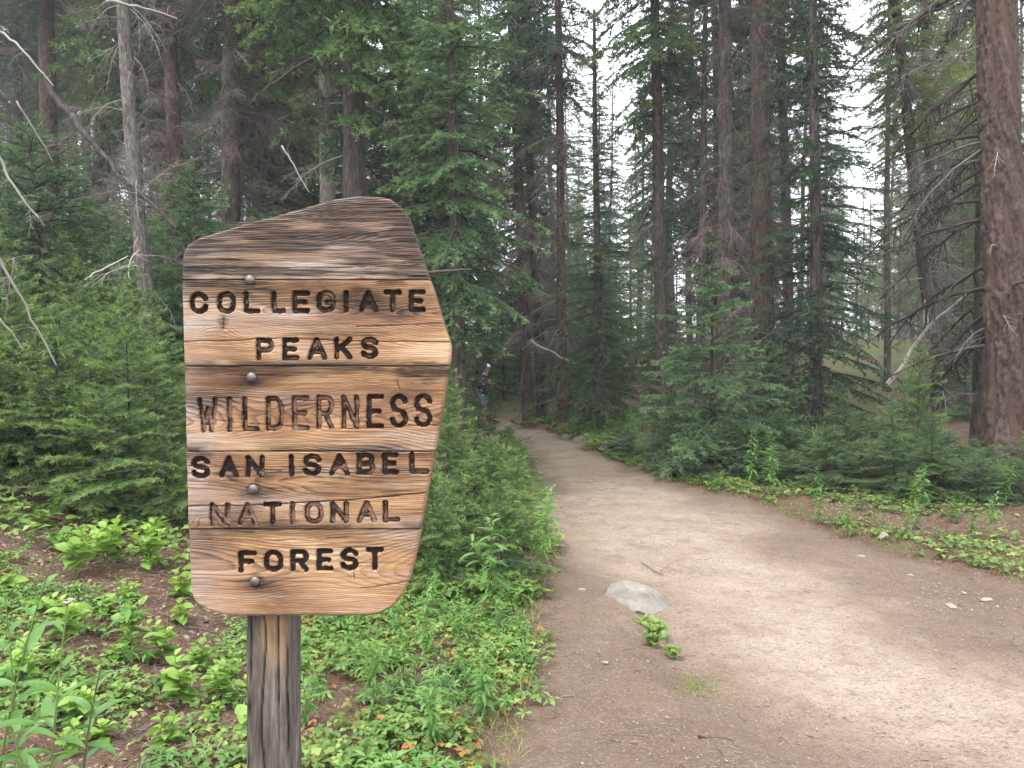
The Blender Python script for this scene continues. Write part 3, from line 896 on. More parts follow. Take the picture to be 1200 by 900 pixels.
def trunk_mesh(name, H, r0, mat, seed, sides=18, taper=0.75, flare=0.35, rough=0.06, nz=None, bend=0.0, r_top=None):
    rng = np.random.default_rng(seed)
    nz = nz or max(12, int(H / 0.25))
    z = np.linspace(-0.3, H, nz); t = np.clip(z / H, 0, 1)
    r = r0 * (1 - taper * t) * (1 + flare * np.exp(-np.maximum(z, 0) / (r0 * 2.2)))
    if r_top is not None: r = r0 + (r_top - r0) * t
    a = np.arange(sides) * 2 * math.pi / sides
    A, Z = np.meshgrid(a, z)
    nn = fbm(np.cos(A) * 2.2 + 7, np.sin(A) * 2.2 + Z * 2.4, seed) - .5
    n2 = fbm(np.cos(A) * 5 + 7, np.sin(A) * 5 + Z * 7.0, seed + 4, 3) - .5
    R = r[:, None] * (1 + rough * 2.2 * nn + rough * 2.2 * n2)
    cx = bend * np.sin(z * 1.1 + seed) * .5 + bend * np.sin(z * .45 + seed * 2); cx -= cx[0]
    cyy = bend * np.sin(z * .9 + seed * 3) * .5; cyy -= cyy[0]
    V = np.stack([R * np.cos(A) + cx[:, None], R * np.sin(A) + cyy[:, None], Z], -1).reshape(-1, 3)
    i = np.arange(nz - 1)[:, None] * sides; j = np.arange(sides)[None]; k = (j + 1) % sides
    Q = np.stack([i + j, i + k, i + sides + k, i + sides + j], -1).reshape(-1, 4)
    return new_mesh(name, V, None, Q, [mat], None, None, True)


def flaky_trunk(name, H, r0, mat, seed):
    sides, nz = 84, 340
    z = np.linspace(-.3, H, nz) if H < 8 else np.concatenate([np.linspace(-.3, 7.5, nz), np.linspace(7.6, H, 30)])
    a = np.arange(sides) * 2 * math.pi / sides
    A, Z = np.meshgrid(a, z); t = np.clip(Z / H, 0, 1)
    r = r0 * (1 - .75 * t) * (1 + .22 * np.exp(-np.maximum(Z, 0) / .4))
    def cyl(fa, fz, s, o=3): return fbm(np.cos(A) * fa + 9 + np.sin(A) * fa * .37, np.sin(A) * fa + Z * fz, s, o)
    big = cyl(1.6, 1.1, seed) - .5
    plate = sstep(.47, .53, cyl(6.5, 7.5, seed + 3, 3)); plate2 = sstep(.46, .54, cyl(13, 20, seed + 5, 2))
    bare = sstep(.56, .64, cyl(2.3, 1.3, seed + 8, 3))
    h = big * .06 + (plate * .024 + plate2 * .013) * (1 - .75 * bare) + (cyl(22, 34, seed + 9, 2) - .5) * .010 - bare * .012
    R = r + h * (r0 / .26)
    cx = .05 * np.sin(Z * .5 + 1)
    V = np.stack([R * np.cos(A) + cx, R * np.sin(A), Z], -1).reshape(-1, 3)
    n = len(z); i = np.arange(n - 1)[:, None] * sides; j = np.arange(sides)[None]; k = (j + 1) % sides
    Q = np.stack([i + j, i + k, i + sides + k, i + sides + j], -1).reshape(-1, 4)
    fl = np.clip((plate * .6 + plate2 * .4) * (1 - bare), 0, 1)
    return new_mesh(name, V, None, Q, [mat], None, {'flake': fl.ravel(), 'bare': bare.ravel()}, True)


def flaky_material():
    t = NT('flaking_red_bark'); v = t.obj((1, 1, .5)); n1 = t.noise(v, 30, 4, .7); n2 = t.noise(v, 5, 3)
    scale = t.ramp(t.rng(n1, .3, .7), [(0, (.038, .029, .026)), (1, (.150, .112, .096))])
    inner = t.ramp(t.rng(n1, .3, .7), [(0, (.026, .017, .014)), (1, (.080, .050, .040))])
    c = t.mix(t.math('MULTIPLY', t.attr('flake'), t.rng(n2, .3, .6, .45, 1.0)), inner, scale)
    c = t.mix(t.math('MULTIPLY', t.attr('bare'), .55), c, t.ramp(n1, [(0, (.055, .033, .026)), (1, (.150, .092, .070))]))
    return t.done(c, .9, t.bump(n1, .6, .008), .12)


def dead_branch_mesh(seed, L, mat, twigs=26, curl=0.9, fine=0.4, r=0.011, droop=0.5, sub=2):
    """A bare dead limb along +X with curling side twigs."""
    rng = np.random.default_rng(seed); b = Buf()
    n = 9; t = np.linspace(0, 1, n)
    main = np.stack([t * L, np.cumsum(rng.normal(0, .015 * L, n)), -droop * L * t ** 2 * .5 + np.cumsum(rng.normal(0, .012 * L, n)) + .05 * L * t], -1)
    v, q = tube(main, r * (1 - .8 * t), 4); b.add(v, None, q)
    for k in range(twigs):
        u = rng.uniform(.12, .98); f = u * (n - 1); i = min(int(f), n - 2); p = main[i] + (main[i + 1] - main[i]) * (f - i)
        az = rng.uniform(.5, 1.25) * rng.choice([-1, 1]); el = rng.normal(-.1, .45)
        d = np.array([math.cos(az) * math.cos(el), math.sin(az) * math.cos(el), math.sin(el)])
        ln = L * fine * rng.uniform(.4, 1.1) * (1.15 - u); m = 5; pts = [p]
        cv = rng.normal(0, .3, 3) + np.array([.1, 0, -curl * rng.uniform(.2, 1)])
        for s_ in range(m):
            d = d + cv / m; d /= np.linalg.norm(d); pts.append(pts[-1] + d * ln / m)
        pts = np.array(pts); tt = np.linspace(0, 1, m + 1)
        v, q = tube(pts, r * .34 * (1 - .75 * tt) + .0006, 3); b.add(v, None, q)
        for w_ in range(sub):
            gi = rng.integers(1, m); d2 = rng.normal(0, 1, 3) + np.array([.5, 0, -.5]); d2 /= np.linalg.norm(d2)
            p2 = pts[gi]; l2 = ln * rng.uniform(.25, .5)
            pp = np.array([p2, p2 + d2 * l2 * .5, p2 + d2 * l2 + np.array([0, 0, -l2 * .25])])
            v, q = tube(pp, [r * .2, r * .15, .0006], 3); b.add(v, None, q)
    return b.mesh('dead_branch', [mat])


BANK_FAR = bough_bank(100, (0.35, 0.7, 1.2, 1.9), 72, 0.075, 0.025, 2, .35, .12, .42, .15, 2)
BANK_MID = bough_bank(200, (0.25, 0.5, 0.9, 1.4), 220, 0.036, 0.010, 2, .35, .12, .40, .12, 2)
BANK_NEAR = bough_bank(300, (0.10, 0.2, 0.36, 0.6), 460, 0.022, 0.0048, 2, .25, .20, .44, .05, 2, True)
BANK_LAYER = bough_bank(350, (0.3, 0.6, 1.0), 300, 0.030, 0.0075, 2, .30, .10, .46, .075, 2)

CROWN_TALL = [crown_mesh('tall_crown', 400 + i, BANK_FAR, H, h0, lm, .30, pr, [M_NEEDLE if i % 2 else M_NEEDLE_DARK, M_TWIG_DARK], .7, 12, -30, 1.0, 0, gp)
              for i, (H, h0, lm, pr, gp) in enumerate([(15, 2.6, 1.8, 6, .10), (17, 4.5, 1.9, 6, .15), (16, 6.0, 1.7, 5, .2)])]
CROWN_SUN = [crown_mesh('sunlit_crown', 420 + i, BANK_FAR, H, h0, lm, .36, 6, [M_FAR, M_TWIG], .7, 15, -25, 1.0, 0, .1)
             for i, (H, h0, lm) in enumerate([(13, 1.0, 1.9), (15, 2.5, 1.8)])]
CROWN_SPRUCE = [crown_mesh('spruce_crown', 440 + i, BANK_MID, H, h0, lm, .225, pr, [mt, M_TWIG_DARK], .75, 18, -24, 1.0, 0, .08)
                for i, (H, h0, lm, pr, mt) in enumerate([(9.0, .25, 1.45, 7, M_NEEDLE_DARK), (7.5, .3, 1.35, 7, M_NEEDLE)])]
CROWN_SPRUCE.append(crown_mesh('young_spruce_crown', 445, BANK_LAYER, 2.6, .12, 1.1, .25, 9, [M_BLUE, M_TWIG_DARK], .8, 25, -16, 1.0, 0, .05))
CROWN_SAPLING = [crown_mesh('young_fir_crown', 460 + i, BANK_NEAR, H, h0, lm, wh, pr, [M_FIR, M_TWIG], .8, 32, -6, 1.0, 0, .05)
                 for i, (H, h0, lm, wh, pr) in enumerate([(1.0, .05, .46, .105, 9), (1.5, .08, .55, .13, 9), (.62, .03, .44, .08, 9), (.8, .02, .60, .095, 10)])]
STEM_SAPLING = [trunk_mesh('young_fir_stem', H * .97, r, M_BARK_GREY, 480 + i, 7, .9, .2, .05, 10) for i, (H, r) in enumerate([(1.0, .008), (1.5, .011), (.62, .006), (.8, .008)])]
DEAD = [dead_branch_mesh(500 + i, 1.0, M_TWIG_BROWN, 60, 1.3, .46, .014, .6, 4) for i in range(4)]
DEAD_GREY = [dead_branch_mesh(520 + i, 1.0, M_TWIG, 34, 1.0, .42, .013, .5, 3) for i in range(4)]
DEAD_PALE = [dead_branch_mesh(540 + i, 1.0, M_TWIG_PALE, 9, 1.6, .42, .010, 1.0, 1) for i in range(4)]
DEAD_DARK = [dead_branch_mesh(560 + i, 1.0, M_TWIG_DARK, 18, .8, .34, .018, .55, 2) for i in range(4)]


TWIG_LIGHT = [dead_branch_mesh(580 + i, 1.0, M_TWIG, 20, 1.1, .46, .014, .6, 2) for i in range(4)]


def twig_crown(name, seed, z0, z1, n, l0, l1, mat):
    rng = np.random.default_rng(seed); B = Buf(); packs = []
    for me in TWIG_LIGHT:
        v = np.empty(len(me.vertices) * 3); me.vertices.foreach_get('co', v); q = np.empty(len(me.loops), dtype=np.int32); me.loops.foreach_get('vertex_index', q)
        packs.append((v.reshape(-1, 3), q.reshape(-1, 4)))
    for k in range(n):
        v, q = packs[k % 4]; u = rng.random(); a = rng.uniform(0, 6.28)
        R = rotz(a) @ roty(rng.uniform(-.15, .8)) @ rotx(rng.normal(0, .4)) * rng.uniform(l0, l1)
        B.add(v @ R.T + np.array([0, 0, z0 + (z1 - z0) * u]), None, q)
    return B.mesh(name, [mat])


TWIGS = [twig_crown('twig_crown', 590 + i, .5, 8.5, 60, .6, 1.5, m) for i, m in enumerate((M_TWIG, M_TWIG_BROWN))]
TWIGS.append(twig_crown('twig_crown', 594, .8, 7.5, 84, .35, .85, M_TWIG_BROWN))


def fit_trunk(o, base, top, L):
    """Aim a thing's Z axis from its base to the point `top`."""
    d = Vector([float(c) for c in (top - base)]); o.rotation_euler = d.to_track_quat('Z', 'Y').to_euler()


def add_dead(root, bank, n, z0, z1, l0, l1, seed, r_at=0.08, yaw=None, droop=(-.5, .1), zpow=1.0):
    rng = np.random.default_rng(seed)
    for k in range(n):
        me = bank[rng.integers(len(bank))]
        z = z0 + (z1 - z0) * rng.random() ** zpow
        a = rng.uniform(0, 6.28) if yaw is None else rng.uniform(*yaw)
        s = rng.uniform(l0, l1)
        obj('dead_branch', me, root, (r_at * .8 * math.cos(a), r_at * .8 * math.sin(a), z), (rng.normal(0, .3), rng.uniform(-droop[1], -droop[0]), a), s)


def key_tree(name, label, px_base, px_top, d, wpx, bark, H=15.0, crown=None, crown_scale=1.0, dead=None, seed=0, spin=None, bend=.02, group=None, sides=18, rough=.06, cz=0.0, taper=.75, flare=.35, cat='tree', twigs=None, tint=None):
    b = on_ground(px_base, d)
    topz = at(600, 0, d)[2]
    tp = np.array([(px_top - 600) / FPX * d, d, topz])
    root = thing(name, label, cat, b, group=group)
    fit_trunk(root, b, tp, H)
    r = wpx * d / FPX / 2
    r /= (1 - taper * 2.5 / H)
    obj('trunk', flaky_trunk('trunk', H, r, flaky_material(), 700 + seed) if bark is None else trunk_mesh('trunk', H, r, bark, 700 + seed, sides, taper, flare, rough, None, bend), root)
    if crown is not None:
        o = obj('crown', crown, root, (0, 0, cz), (0, 0, spin if spin is not None else seed * 1.7), crown_scale)
        if tint is not None: o.material_slots[0].link = 'OBJECT'; o.material_slots[0].material = tint
    if twigs is not None:
        o = obj('dead_branches', TWIGS[twigs], root, (0, 0, 0), (0, 0, seed)); o['kind'] = 'stuff'
    for args in (dead or []):
        add_dead(root, args[0], args[1], args[2], args[3], args[4], args[5], seed * 31 + args[1], r, *args[6:])
    return root


CROWN_TALL.insert(2, CROWN_TALL[0])
T = CROWN_TALL
key_tree('spruce_tree', 'reddish trunk at the upper edge of the brushy hillside, nearest the picture side', 62, 60, 15, 20, M_BARK_RED, 15, T[3], 1, [(DEAD_GREY, 16, 2.0, 8, .6, 1.1)], 1)
key_tree('dead_spruce', 'leaning pale grey dead trunk hung with curled white twigs', 184, 150, 9, 16, M_BARK_PALE, 10, None, 1, [(DEAD_PALE, 30, 1.2, 7.0, .35, .75, None, (-.9, .3)), (DEAD_GREY, 12, 2, 7, .5, .9)], 2, bend=.05, taper=.55)
key_tree('spruce_tree', 'red-brown trunk just right of the leaning grey dead tree', 216, 203, 13, 19, M_BARK_RED, 15, T[3], 1, [(DEAD, 26, 1.5, 7, .6, 1.1), (DEAD_PALE, 6, 3.5, 7, .5, .9)], 3, twigs=0)
key_tree('spruce_tree', 'slim reddish trunk showing directly behind the leaning grey dead tree', 166, 160, 14.5, 16, M_BARK_RED, 15, T[1], 1, [(DEAD, 20, 1.5, 8, .6, 1.1)], 4, twigs=1)
key_tree('spruce_tree', 'dark grey trunk with dead twig thicket above the left half of the sign', 273, 276, 12, 22, M_BARK_GREY, 16, T[3], 1, [(DEAD, 40, 1.0, 7, .6, 1.2), (DEAD_GREY, 16, 2, 8, .5, 1.0)], 5, twigs=0)
key_tree('spruce_tree', 'slim dark trunk behind the dead twig thicket above the sign', 319, 308, 15, 18, M_BARK_GREY, 16, T[1], 1, [(DEAD, 26, 1.0, 8, .6, 1.1)], 6, twigs=1)
key_tree('spruce_tree', 'thin dark trunk behind and left of the pale trunk over the sign', 356, 350, 17, 16, M_BARK_GREY, 16, T[0], 1, [(DEAD, 18, 1.0, 8, .6, 1.2)], 7, twigs=0)
key_tree('spruce_tree', 'smooth pale grey-brown trunk rising right above the sign top', 387, 384, 11, 19, M_BARK_PALE, 15, T[3], 1, [(DEAD_GREY, 20, 1.5, 6.5, .5, 1.0)], 8)
key_tree('spruce_tree', 'thick dark trunk rising just behind the highest point of the sign', 420, 415, 9.5, 28, M_BARK_GREY, 14, T[1], 1, [(DEAD_GREY, 18, 1.2, 6, .5, 1.0), (DEAD_DARK, 14, 2.0, 6.5, .7, 1.4)], 9)
key_tree('spruce_tree', 'green spruce spreading long boughs out from behind the sign', 540, 528, 8.4, 13, M_BARK_GREY, 9.4, CROWN_SPRUCE[1], .95, [(DEAD_DARK, 12, .8, 4.5, .6, 1.1)], 10, spin=.6, cz=1.5, tint=M_BLUE)
key_tree('spruce_tree', 'green-boughed spruce right of the thick dark trunk', 492, 484, 13.5, 12, M_BARK_GREY, 14, T[0], 1.0, [(DEAD_DARK, 8, 1.5, 5, .6, 1.2)], 11)
key_tree('spruce_tree', 'slim hazy trunk between the sign and the twin trunks', 526, 520, 21, 11, M_BARK_GREY, 16, T[0], 1, [(DEAD_GREY, 14, 1, 9, .6, 1.2)], 12)
key_tree('spruce_tree', 'left one of the twin trunks with red bases where the trail bends', 620, 598, 19, 12, M_BARK_RED, 16, T[1], 1, [(DEAD, 24, 1.6, 6, .6, 1.3), (DEAD_GREY, 12, 3, 10, .6, 1.2)], 13, twigs=1, cz=1.6)
key_tree('spruce_tree', 'right one of the twin trunks with red bases where the trail bends', 636, 612, 19.4, 12, M_BARK_RED, 16, T[3], 1, [(DEAD, 24, 1.6, 6, .6, 1.3), (DEAD_GREY, 12, 3, 10, .6, 1.2)], 14, twigs=0, cz=1.6)
key_tree('spruce_tree', 'straight reddish trunk rising between the twin trunks and the bushy green spruce', 660, 654, 17.5, 12, M_BARK_RED, 16, T[3], 1, [(DEAD_PALE, 12, 2, 6, .5, .9), (DEAD_GREY, 20, 1, 9, .6, 1.2)], 15, twigs=0, cz=1.6)
key_tree('spruce_tree', 'bushy green spruce crowned to the ground beyond the trail stones', 702, 694, 15.5, 10, M_BARK_GREY, 8.5, CROWN_SPRUCE[1], 1.08, [(DEAD_PALE, 4, 1.5, 4, .5, .8)], 16, spin=2.2)
key_tree('spruce_tree', 'straight dark trunk right of the bushy green spruce', 779, 766, 15, 15, M_BARK_GREY, 16, T[1], 1, [(DEAD_GREY, 14, 1, 5, .5, .9), (DEAD_DARK, 20, 4, 10, .7, 1.3)], 17, cz=1.6)
key_tree('dead_spruce', 'dead trunk shrouded in brown twigs, left of the thickest centre trunk', 851, 846, 13, 20, M_BARK_GREY, 14, T[3], .9, [(DEAD, 14, 1.0, 4.0, .5, .9, None, (-.9, .1))], 18, twigs=2, cz=2.5)
key_tree('dead_spruce', 'thickest reddish trunk in the brown twig thicket right of the trail', 900, 884, 12, 24, M_BARK_RED, 16, T[3], 1, [(DEAD, 14, 1.0, 4.0, .5, .9, None, (-.9, .1))], 19, twigs=2, cz=2.5)
key_tree('spruce_tree', 'slim dark trunk against the dense dark spruce', 926, 911, 14, 12, M_BARK_GREY, 16, T[1], 1, [(DEAD_DARK, 20, 3, 9, .6, 1.2)], 20, twigs=0, cz=1.6)
key_tree('dead_spruce', 'thin dead trunk in brown twigs between the dark straight trunk and the thicket', 818, 824, 14.5, 9, M_BARK_GREY, 13, None, 1, [(DEAD, 12, .6, 4, .5, .9, None, (-.9, .1))], 21, twigs=2)
key_tree('spruce_tree', 'dense dark green spruce standing behind the low fir thicket', 957, 946, 11.3, 14, M_BARK_GREY, 10.2, CROWN_SPRUCE[0], 1.14, None, 22, spin=1.0)
key_tree('spruce_tree', 'leaning grey trunk behind the big red tree, the nearer of two', 1104, 1044, 14, 14, M_BARK_GREY, 16, CROWN_SUN[1], .62, [(DEAD_GREY, 26, 1, 7, .5, 1.0)], 23, cz=3.5, twigs=0)
key_tree('spruce_tree', 'slimmer leaning grey trunk close beside the nearer leaning one', 1099, 1077, 16, 12, M_BARK_GREY, 16, CROWN_SUN[0], .62, [(DEAD_GREY, 22, 1, 7, .5, 1.0)], 24, cz=5, twigs=0)
big = key_tree('spruce_tree', 'big red flaky-barked trunk with drooping bare limbs beside the trail', 1180, 1162, 9.5, 41, None, 18, T[1], 1.15,
               [(DEAD_DARK, 24, 1.0, 6.2, 1.0, 2.1, (2.4, 3.9), (-.55, .05)), (DEAD_GREY, 16, 1.0, 6.0, .8, 1.5, (1.8, 4.4), (-.7, 0)), (DEAD_PALE, 7, 1.2, 4, .3, .6), (DEAD_DARK, 12, 1.5, 6, .8, 1.5)], 25, sides=40, rough=.07, flare=.25, cz=3.5)
key_tree('spruce_tree', 'narrow dark trunk standing just behind the big red trunk', 1148, 1150, 10.6, 14, M_BARK_RED, 14, T[3], 1, [(DEAD_GREY, 20, .5, 6, .6, 1.2)], 26)
key_tree('spruce_tree', 'thin grey pole tree in the bright gap behind the dark spruce', 1040, 1036, 19, 7, M_BARK_GREY, 13, CROWN_SUN[0], .5, [(DEAD_GREY, 18, .5, 6, .5, 1.0)], 27, cz=5)

# ------------------------------------------------------------------ background stand
LAND = [(-400, 'the picture side'), (0, 'the bleached branches'), (61, 'the first red trunk'), (165, 'the leaning grey dead tree'), (210, 'the red-brown trunk'), (274, 'the dark grey trunk'), (352, 'the thin dark trunk'), (386, 'the pale trunk'),
        (418, 'the thick dark trunk'), (500, 'the sign edge spruce'), (610, 'the twin trunks'), (657, 'the straight reddish trunk'), (698, 'the bushy spruce'), (772, 'the dark straight trunk'),
        (848, 'the twig-shrouded trunk'), (892, 'the thickest centre trunk'), (952, 'the dense dark spruce'), (1038, 'the thin pole tree'), (1085, 'the leaning grey trunks'), (1170, 'the big red trunk'), (1700, 'the picture side')]
RANK = ['nearest', 'second nearest', 'third nearest', 'fourth nearest', 'fifth nearest', 'sixth nearest', 'seventh nearest', 'eighth nearest', 'ninth nearest', 'tenth nearest'] + [w + ' nearest' for w in 'eleventh twelfth thirteenth fourteenth fifteenth sixteenth seventeenth eighteenth nineteenth twentieth'.split()]


def ranked(pts, kind):
    """A label for each of a stand's trees: its rank in depth within the gap between two landmark trees."""
    gaps = {}
    for i, (x, d) in enumerate(pts):
        px = 600 + FPX * x / d
        g = max(k for k in range(len(LAND)) if LAND[k][0] <= px)
        gaps.setdefault(min(g, len(LAND) - 2), []).append((d, i))
    lab = {}
    for g, lst in gaps.items():
        for r, (d, i) in enumerate(sorted(lst)):
            rk = RANK[r] if r < len(RANK) else 'farther than twentieth'
            lab[i] = '%s %s between %s and %s' % (rk, kind, LAND[g][1], LAND[g + 1][1])
    return lab


def stand(n, d0, d1, pw, seed, mind, lo=-90, hi=1300):
    rng = np.random.default_rng(seed); pts = []; tries = 0
    while len(pts) < n and tries < 12000:
        tries += 1
        d = d0 + (d1 - d0) * rng.random() ** pw; px = rng.uniform(lo, hi); x = (px - 600) / FPX * d
        l, r = trail_edges(d)
        if d < 27 and l - 1.0 < x < r + 0.8: continue
        if 985 < px < 1028 or (935 < px < 1075 and d < 42) or (705 < px < 765 and d < 36): continue
        if 555 < px < 690 and d < 23: continue
        if any((x - a) ** 2 + (d - b) ** 2 < (mind + d * .02) ** 2 for a, b in pts): continue
        pts.append((x, d))
    return pts


def background():
    rng = np.random.default_rng(77)
    pts = stand(105, 18.5, 62, 1.25, 77, 1.5) + stand(45, 17, 50, 1.1, 78, 1.3, -90, 480)
    lab = ranked(pts, 'slender conifer')
    trunks = {}
    for mt in ('r', 'g', 'p'):
        for i in range(2): trunks[mt, i] = trunk_mesh('trunk', 16, .12 + .03 * i, {'r': M_BARK_RED, 'g': M_BARK_GREY, 'p': M_BARK_PALE}[mt], 900 + i, 9, .8, .2, .05, 24, .05)
    for n, (x, d) in enumerate(pts):
        px = 600 + FPX * x / d
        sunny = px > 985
        grp = 'bright conifers behind the big red trunk' if sunny else 'conifers beyond the hillside' if px < 420 else 'conifers beyond the trail end'
        root = thing('conifer_tree', lab[n], 'tree', (x, d, gz(x, d)), (rng.normal(0, .015), rng.normal(0, .015), rng.uniform(0, 6.28)), grp)
        s = rng.uniform(.85, 1.2)
        root.scale = (s, s, s)
        obj('trunk', trunks[('r', 'g', 'g', 'p')[rng.integers(4)], int(rng.integers(2))], root)
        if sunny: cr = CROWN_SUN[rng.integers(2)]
        else: cr = CROWN_TALL[rng.integers(4)]
        up = rng.uniform(-1.0, .6)
        if px < 390: cr = CROWN_TALL[3]; up = rng.uniform(-.5, 2.0)
        obj('crown', cr, root, (0, 0, up), (0, 0, rng.uniform(0, 6.28)), rng.uniform(.9, 1.1))
        if px < 420 or rng.random() < .3:
            o = obj('dead_branches', TWIGS[rng.integers(2)], root, (0, 0, 0), (0, 0, rng.uniform(0, 6.28))); o['kind'] = 'stuff'
    rk = 0
    for px, d, hs in ((945, 44, .62), (962, 38, .5), (985, 47, .62), (1003, 41, .46), (1018, 50, .62), (1034, 43, .55), (1052, 39, .55), (1068, 46, .7), (1010, 60, .75), (972, 62, .85),
                      (708, 40, .62), (722, 46, .6), (738, 42, .62), (752, 50, .72), (764, 44, .7), (1090, 36, .6), (1115, 40, .7), (640, 48, .8), (676, 44, .7)):
        x = (px - 600) / FPX * d
        root = thing('conifer_tree', '%s low sunlit conifer, counted across the bright gaps beyond the dark trunks' % (RANK[rk].replace(' nearest', '') if rk else 'nearest'), 'tree', (x, d, gz(x, d)), (0, 0, rng.uniform(0, 6.28)), 'sunlit conifers in the bright gaps')
        rk += 1
        root.scale = (hs * 1.25, hs * 1.25, hs)
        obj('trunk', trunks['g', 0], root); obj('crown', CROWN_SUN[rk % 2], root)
    # bushy young spruces that close the view under the crowns
    pts = stand(85, 15.5, 40, 1.1, 79, 1.2)
    lab = ranked(pts, 'bushy young spruce')
    for n, (x, d) in enumerate(pts):
        px = 600 + FPX * x / d
        root = thing('young_spruce', lab[n], 'spruce', (x, d, gz(x, d) - .05), (0, 0, rng.uniform(0, 6.28)), 'bushy spruces under the tall stand')
        k = int(rng.integers(3))
        s = rng.uniform(.42, .8) if k < 2 else rng.uniform(1.0, 1.7)
        root.scale = (s * 1.1, s * 1.1, s)
        obj('trunk', (STEM_TALL, STEM_TALL, STEM_BIG)[k], root)
        obj('crown', CROWN_SPRUCE[k], root)


STEM_TALL = trunk_mesh('spruce_stem', 7.4, .07, M_BARK_GREY, 489, 8, .9, .2, .05, 20)
STEM_BIG = trunk_mesh('young_fir_stem', 2.5, .03, M_BARK_GREY, 488, 8, .9, .2, .05, 14)
background()

# ------------------------------------------------------------------ young firs
def sapling(x, y, kind, s, label, group, rng, lean=.06, mat=None):
    root = thing('young_fir', label, 'fir sapling', (x, y, gz(x, y) - .02), (rng.normal(0, lean), rng.normal(0, lean), rng.uniform(0, 6.28)), group)
    root.scale = (s * rng.uniform(.9, 1.15),) * 2 + (s,)
    if kind == 9:
        obj('trunk', STEM_BIG, root); obj('crown', CROWN_SPRUCE[2], root)
    else:
        obj('trunk', STEM_SAPLING[kind], root); obj('crown', CROWN_SAPLING[kind], root)
    return root


rs = np.random.default_rng(9)


ORD = ['first', 'second', 'third', 'fourth', 'fifth', 'sixth', 'seventh', 'eighth', 'ninth', 'tenth', 'eleventh', 'twelfth']


def row_labels(pts, noun, anchor, per=9):
    """Rows in depth, counted along each row from the anchor (small column numbers first)."""
    idx = sorted(range(len(pts)), key=lambda i: pts[i][1]); nrow = max(1, math.ceil(len(pts) / per)); lab = {}
    for r in range(nrow):
        row = sorted(idx[r * per:(r + 1) * per], key=lambda i: pts[i][0] / pts[i][1])
        for k, i in enumerate(row):
            where = '' if nrow == 1 else ' in the %s row' % ('front' if r == 0 else 'back' if r == nrow - 1 else ORD[min(r, 11)])
            lab[i] = '%s %s from %s%s' % (ORD[min(k, 11)], noun, anchor, where)
    return lab


def fill(n, sampler, kinds, scale, label, group, mind, squash=(1, 1), tint=None):
    pts = []; tries = 0
    while len(pts) < n and tries < n * 60:
        tries += 1
        x, y, k = sampler()
        if any((x - a) ** 2 + (y - b) ** 2 < (mind * (.6 + .05 * y)) ** 2 for a, b in pts): continue
        if trail_sd(np.array([x]), np.array([y]))[0] > -0.2: continue
        pts.append((x, y))
    lab = row_labels(pts, label[0], label[1])
    for i, (x, y) in enumerate(pts):
        o = sapling(x, y, kinds[rs.integers(len(kinds))], rs.uniform(*scale), lab[i], group, rs)
        o.scale = (o.scale[0] * squash[0], o.scale[1] * squash[0], o.scale[2] * squash[1])
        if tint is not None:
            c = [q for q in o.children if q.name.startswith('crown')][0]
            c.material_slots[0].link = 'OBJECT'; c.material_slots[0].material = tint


def hill():
    px = rs.uniform(-90, 225); y = rs.uniform(5.6, 9.5); return (px - 600) / FPX * y, y, 0


def hill_far():
    px = rs.uniform(-120, 420); y = rs.uniform(9.5, 19); return (px - 600) / FPX * y, y, 0


fill(64, hill, (0, 1, 1, 3), (.85, 1.5), ('small bright hillside fir', 'the picture side'), 'small firs on the lower hillside', .5)
fill(70, hill_far, (1, 9, 9), (.9, 1.6), ('taller upper-hillside fir under the bare trunks', 'the picture side'), 'taller firs on the upper hillside', .8)


def bank():
    y = rs.uniform(4.7, 11.0); l, r = trail_edges(y); px = rs.uniform(490, 640)
    return min((px - 600) / FPX * y, l - .30), y, 0


fill(34, bank, (0, 2, 3, 3), (.65, 1.0), ('low fir on the trail bank', 'the sign'), 'low firs between sign and trail', .34)


def bank_tall():
    y = rs.uniform(6.2, 9.8); px = rs.uniform(488, 528); return (px - 600) / FPX * y, y, 0


fill(11, bank_tall, (1, 1, 0), (.8, 1.05), ('taller fir close behind the sign edge', 'the sign'), 'taller firs behind the sign edge', .35)


def bank_far():
    y = rs.uniform(10.5, 17.5); px = rs.uniform(440, 538); return (px - 600) / FPX * y, y, 0


fill(14, bank_far, (1, 1, 9), (.7, .95), ('young fir before the hiker', 'the sign'), 'young firs near the hiker', .7)

RB = np.array([(722, 12.2), (745, 10.7), (790, 9.7), (850, 9.4), (900, 9.0), (960, 8.6), (1030, 7.9), (1110, 7.4), (1200, 7.1), (1330, 6.8)])


def thicket():
    px = rs.uniform(790, 1095); d0 = np.interp(px, RB[:, 0], RB[:, 1]); y = d0 + rs.uniform(.35, 2.6)
    return (px - 600) / FPX * y, y, 0


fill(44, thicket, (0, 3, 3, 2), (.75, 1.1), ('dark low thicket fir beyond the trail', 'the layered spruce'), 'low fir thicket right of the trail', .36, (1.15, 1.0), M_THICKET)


def thicket_low():
    px = rs.uniform(1085, 1330); d0 = np.interp(px, RB[:, 0], RB[:, 1]); y = d0 + rs.uniform(.35, 2.0)
    return (px - 600) / FPX * y, y, 0


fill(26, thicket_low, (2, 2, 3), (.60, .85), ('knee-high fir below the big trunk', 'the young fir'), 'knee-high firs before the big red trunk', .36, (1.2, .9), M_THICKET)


def thicket_edge():
    px = rs.uniform(728, 850); d0 = np.interp(px, RB[:, 0], RB[:, 1]); y = d0 + rs.uniform(.1, 1.2)
    return (px - 600) / FPX * y, y, 0


fill(24, thicket_edge, (3, 2, 0), (.7, 1.0), ('low spreading fir under the layered spruce', 'the far stones'), 'low firs under the layered spruce', .40, (1.25, .85), M_BLUE)
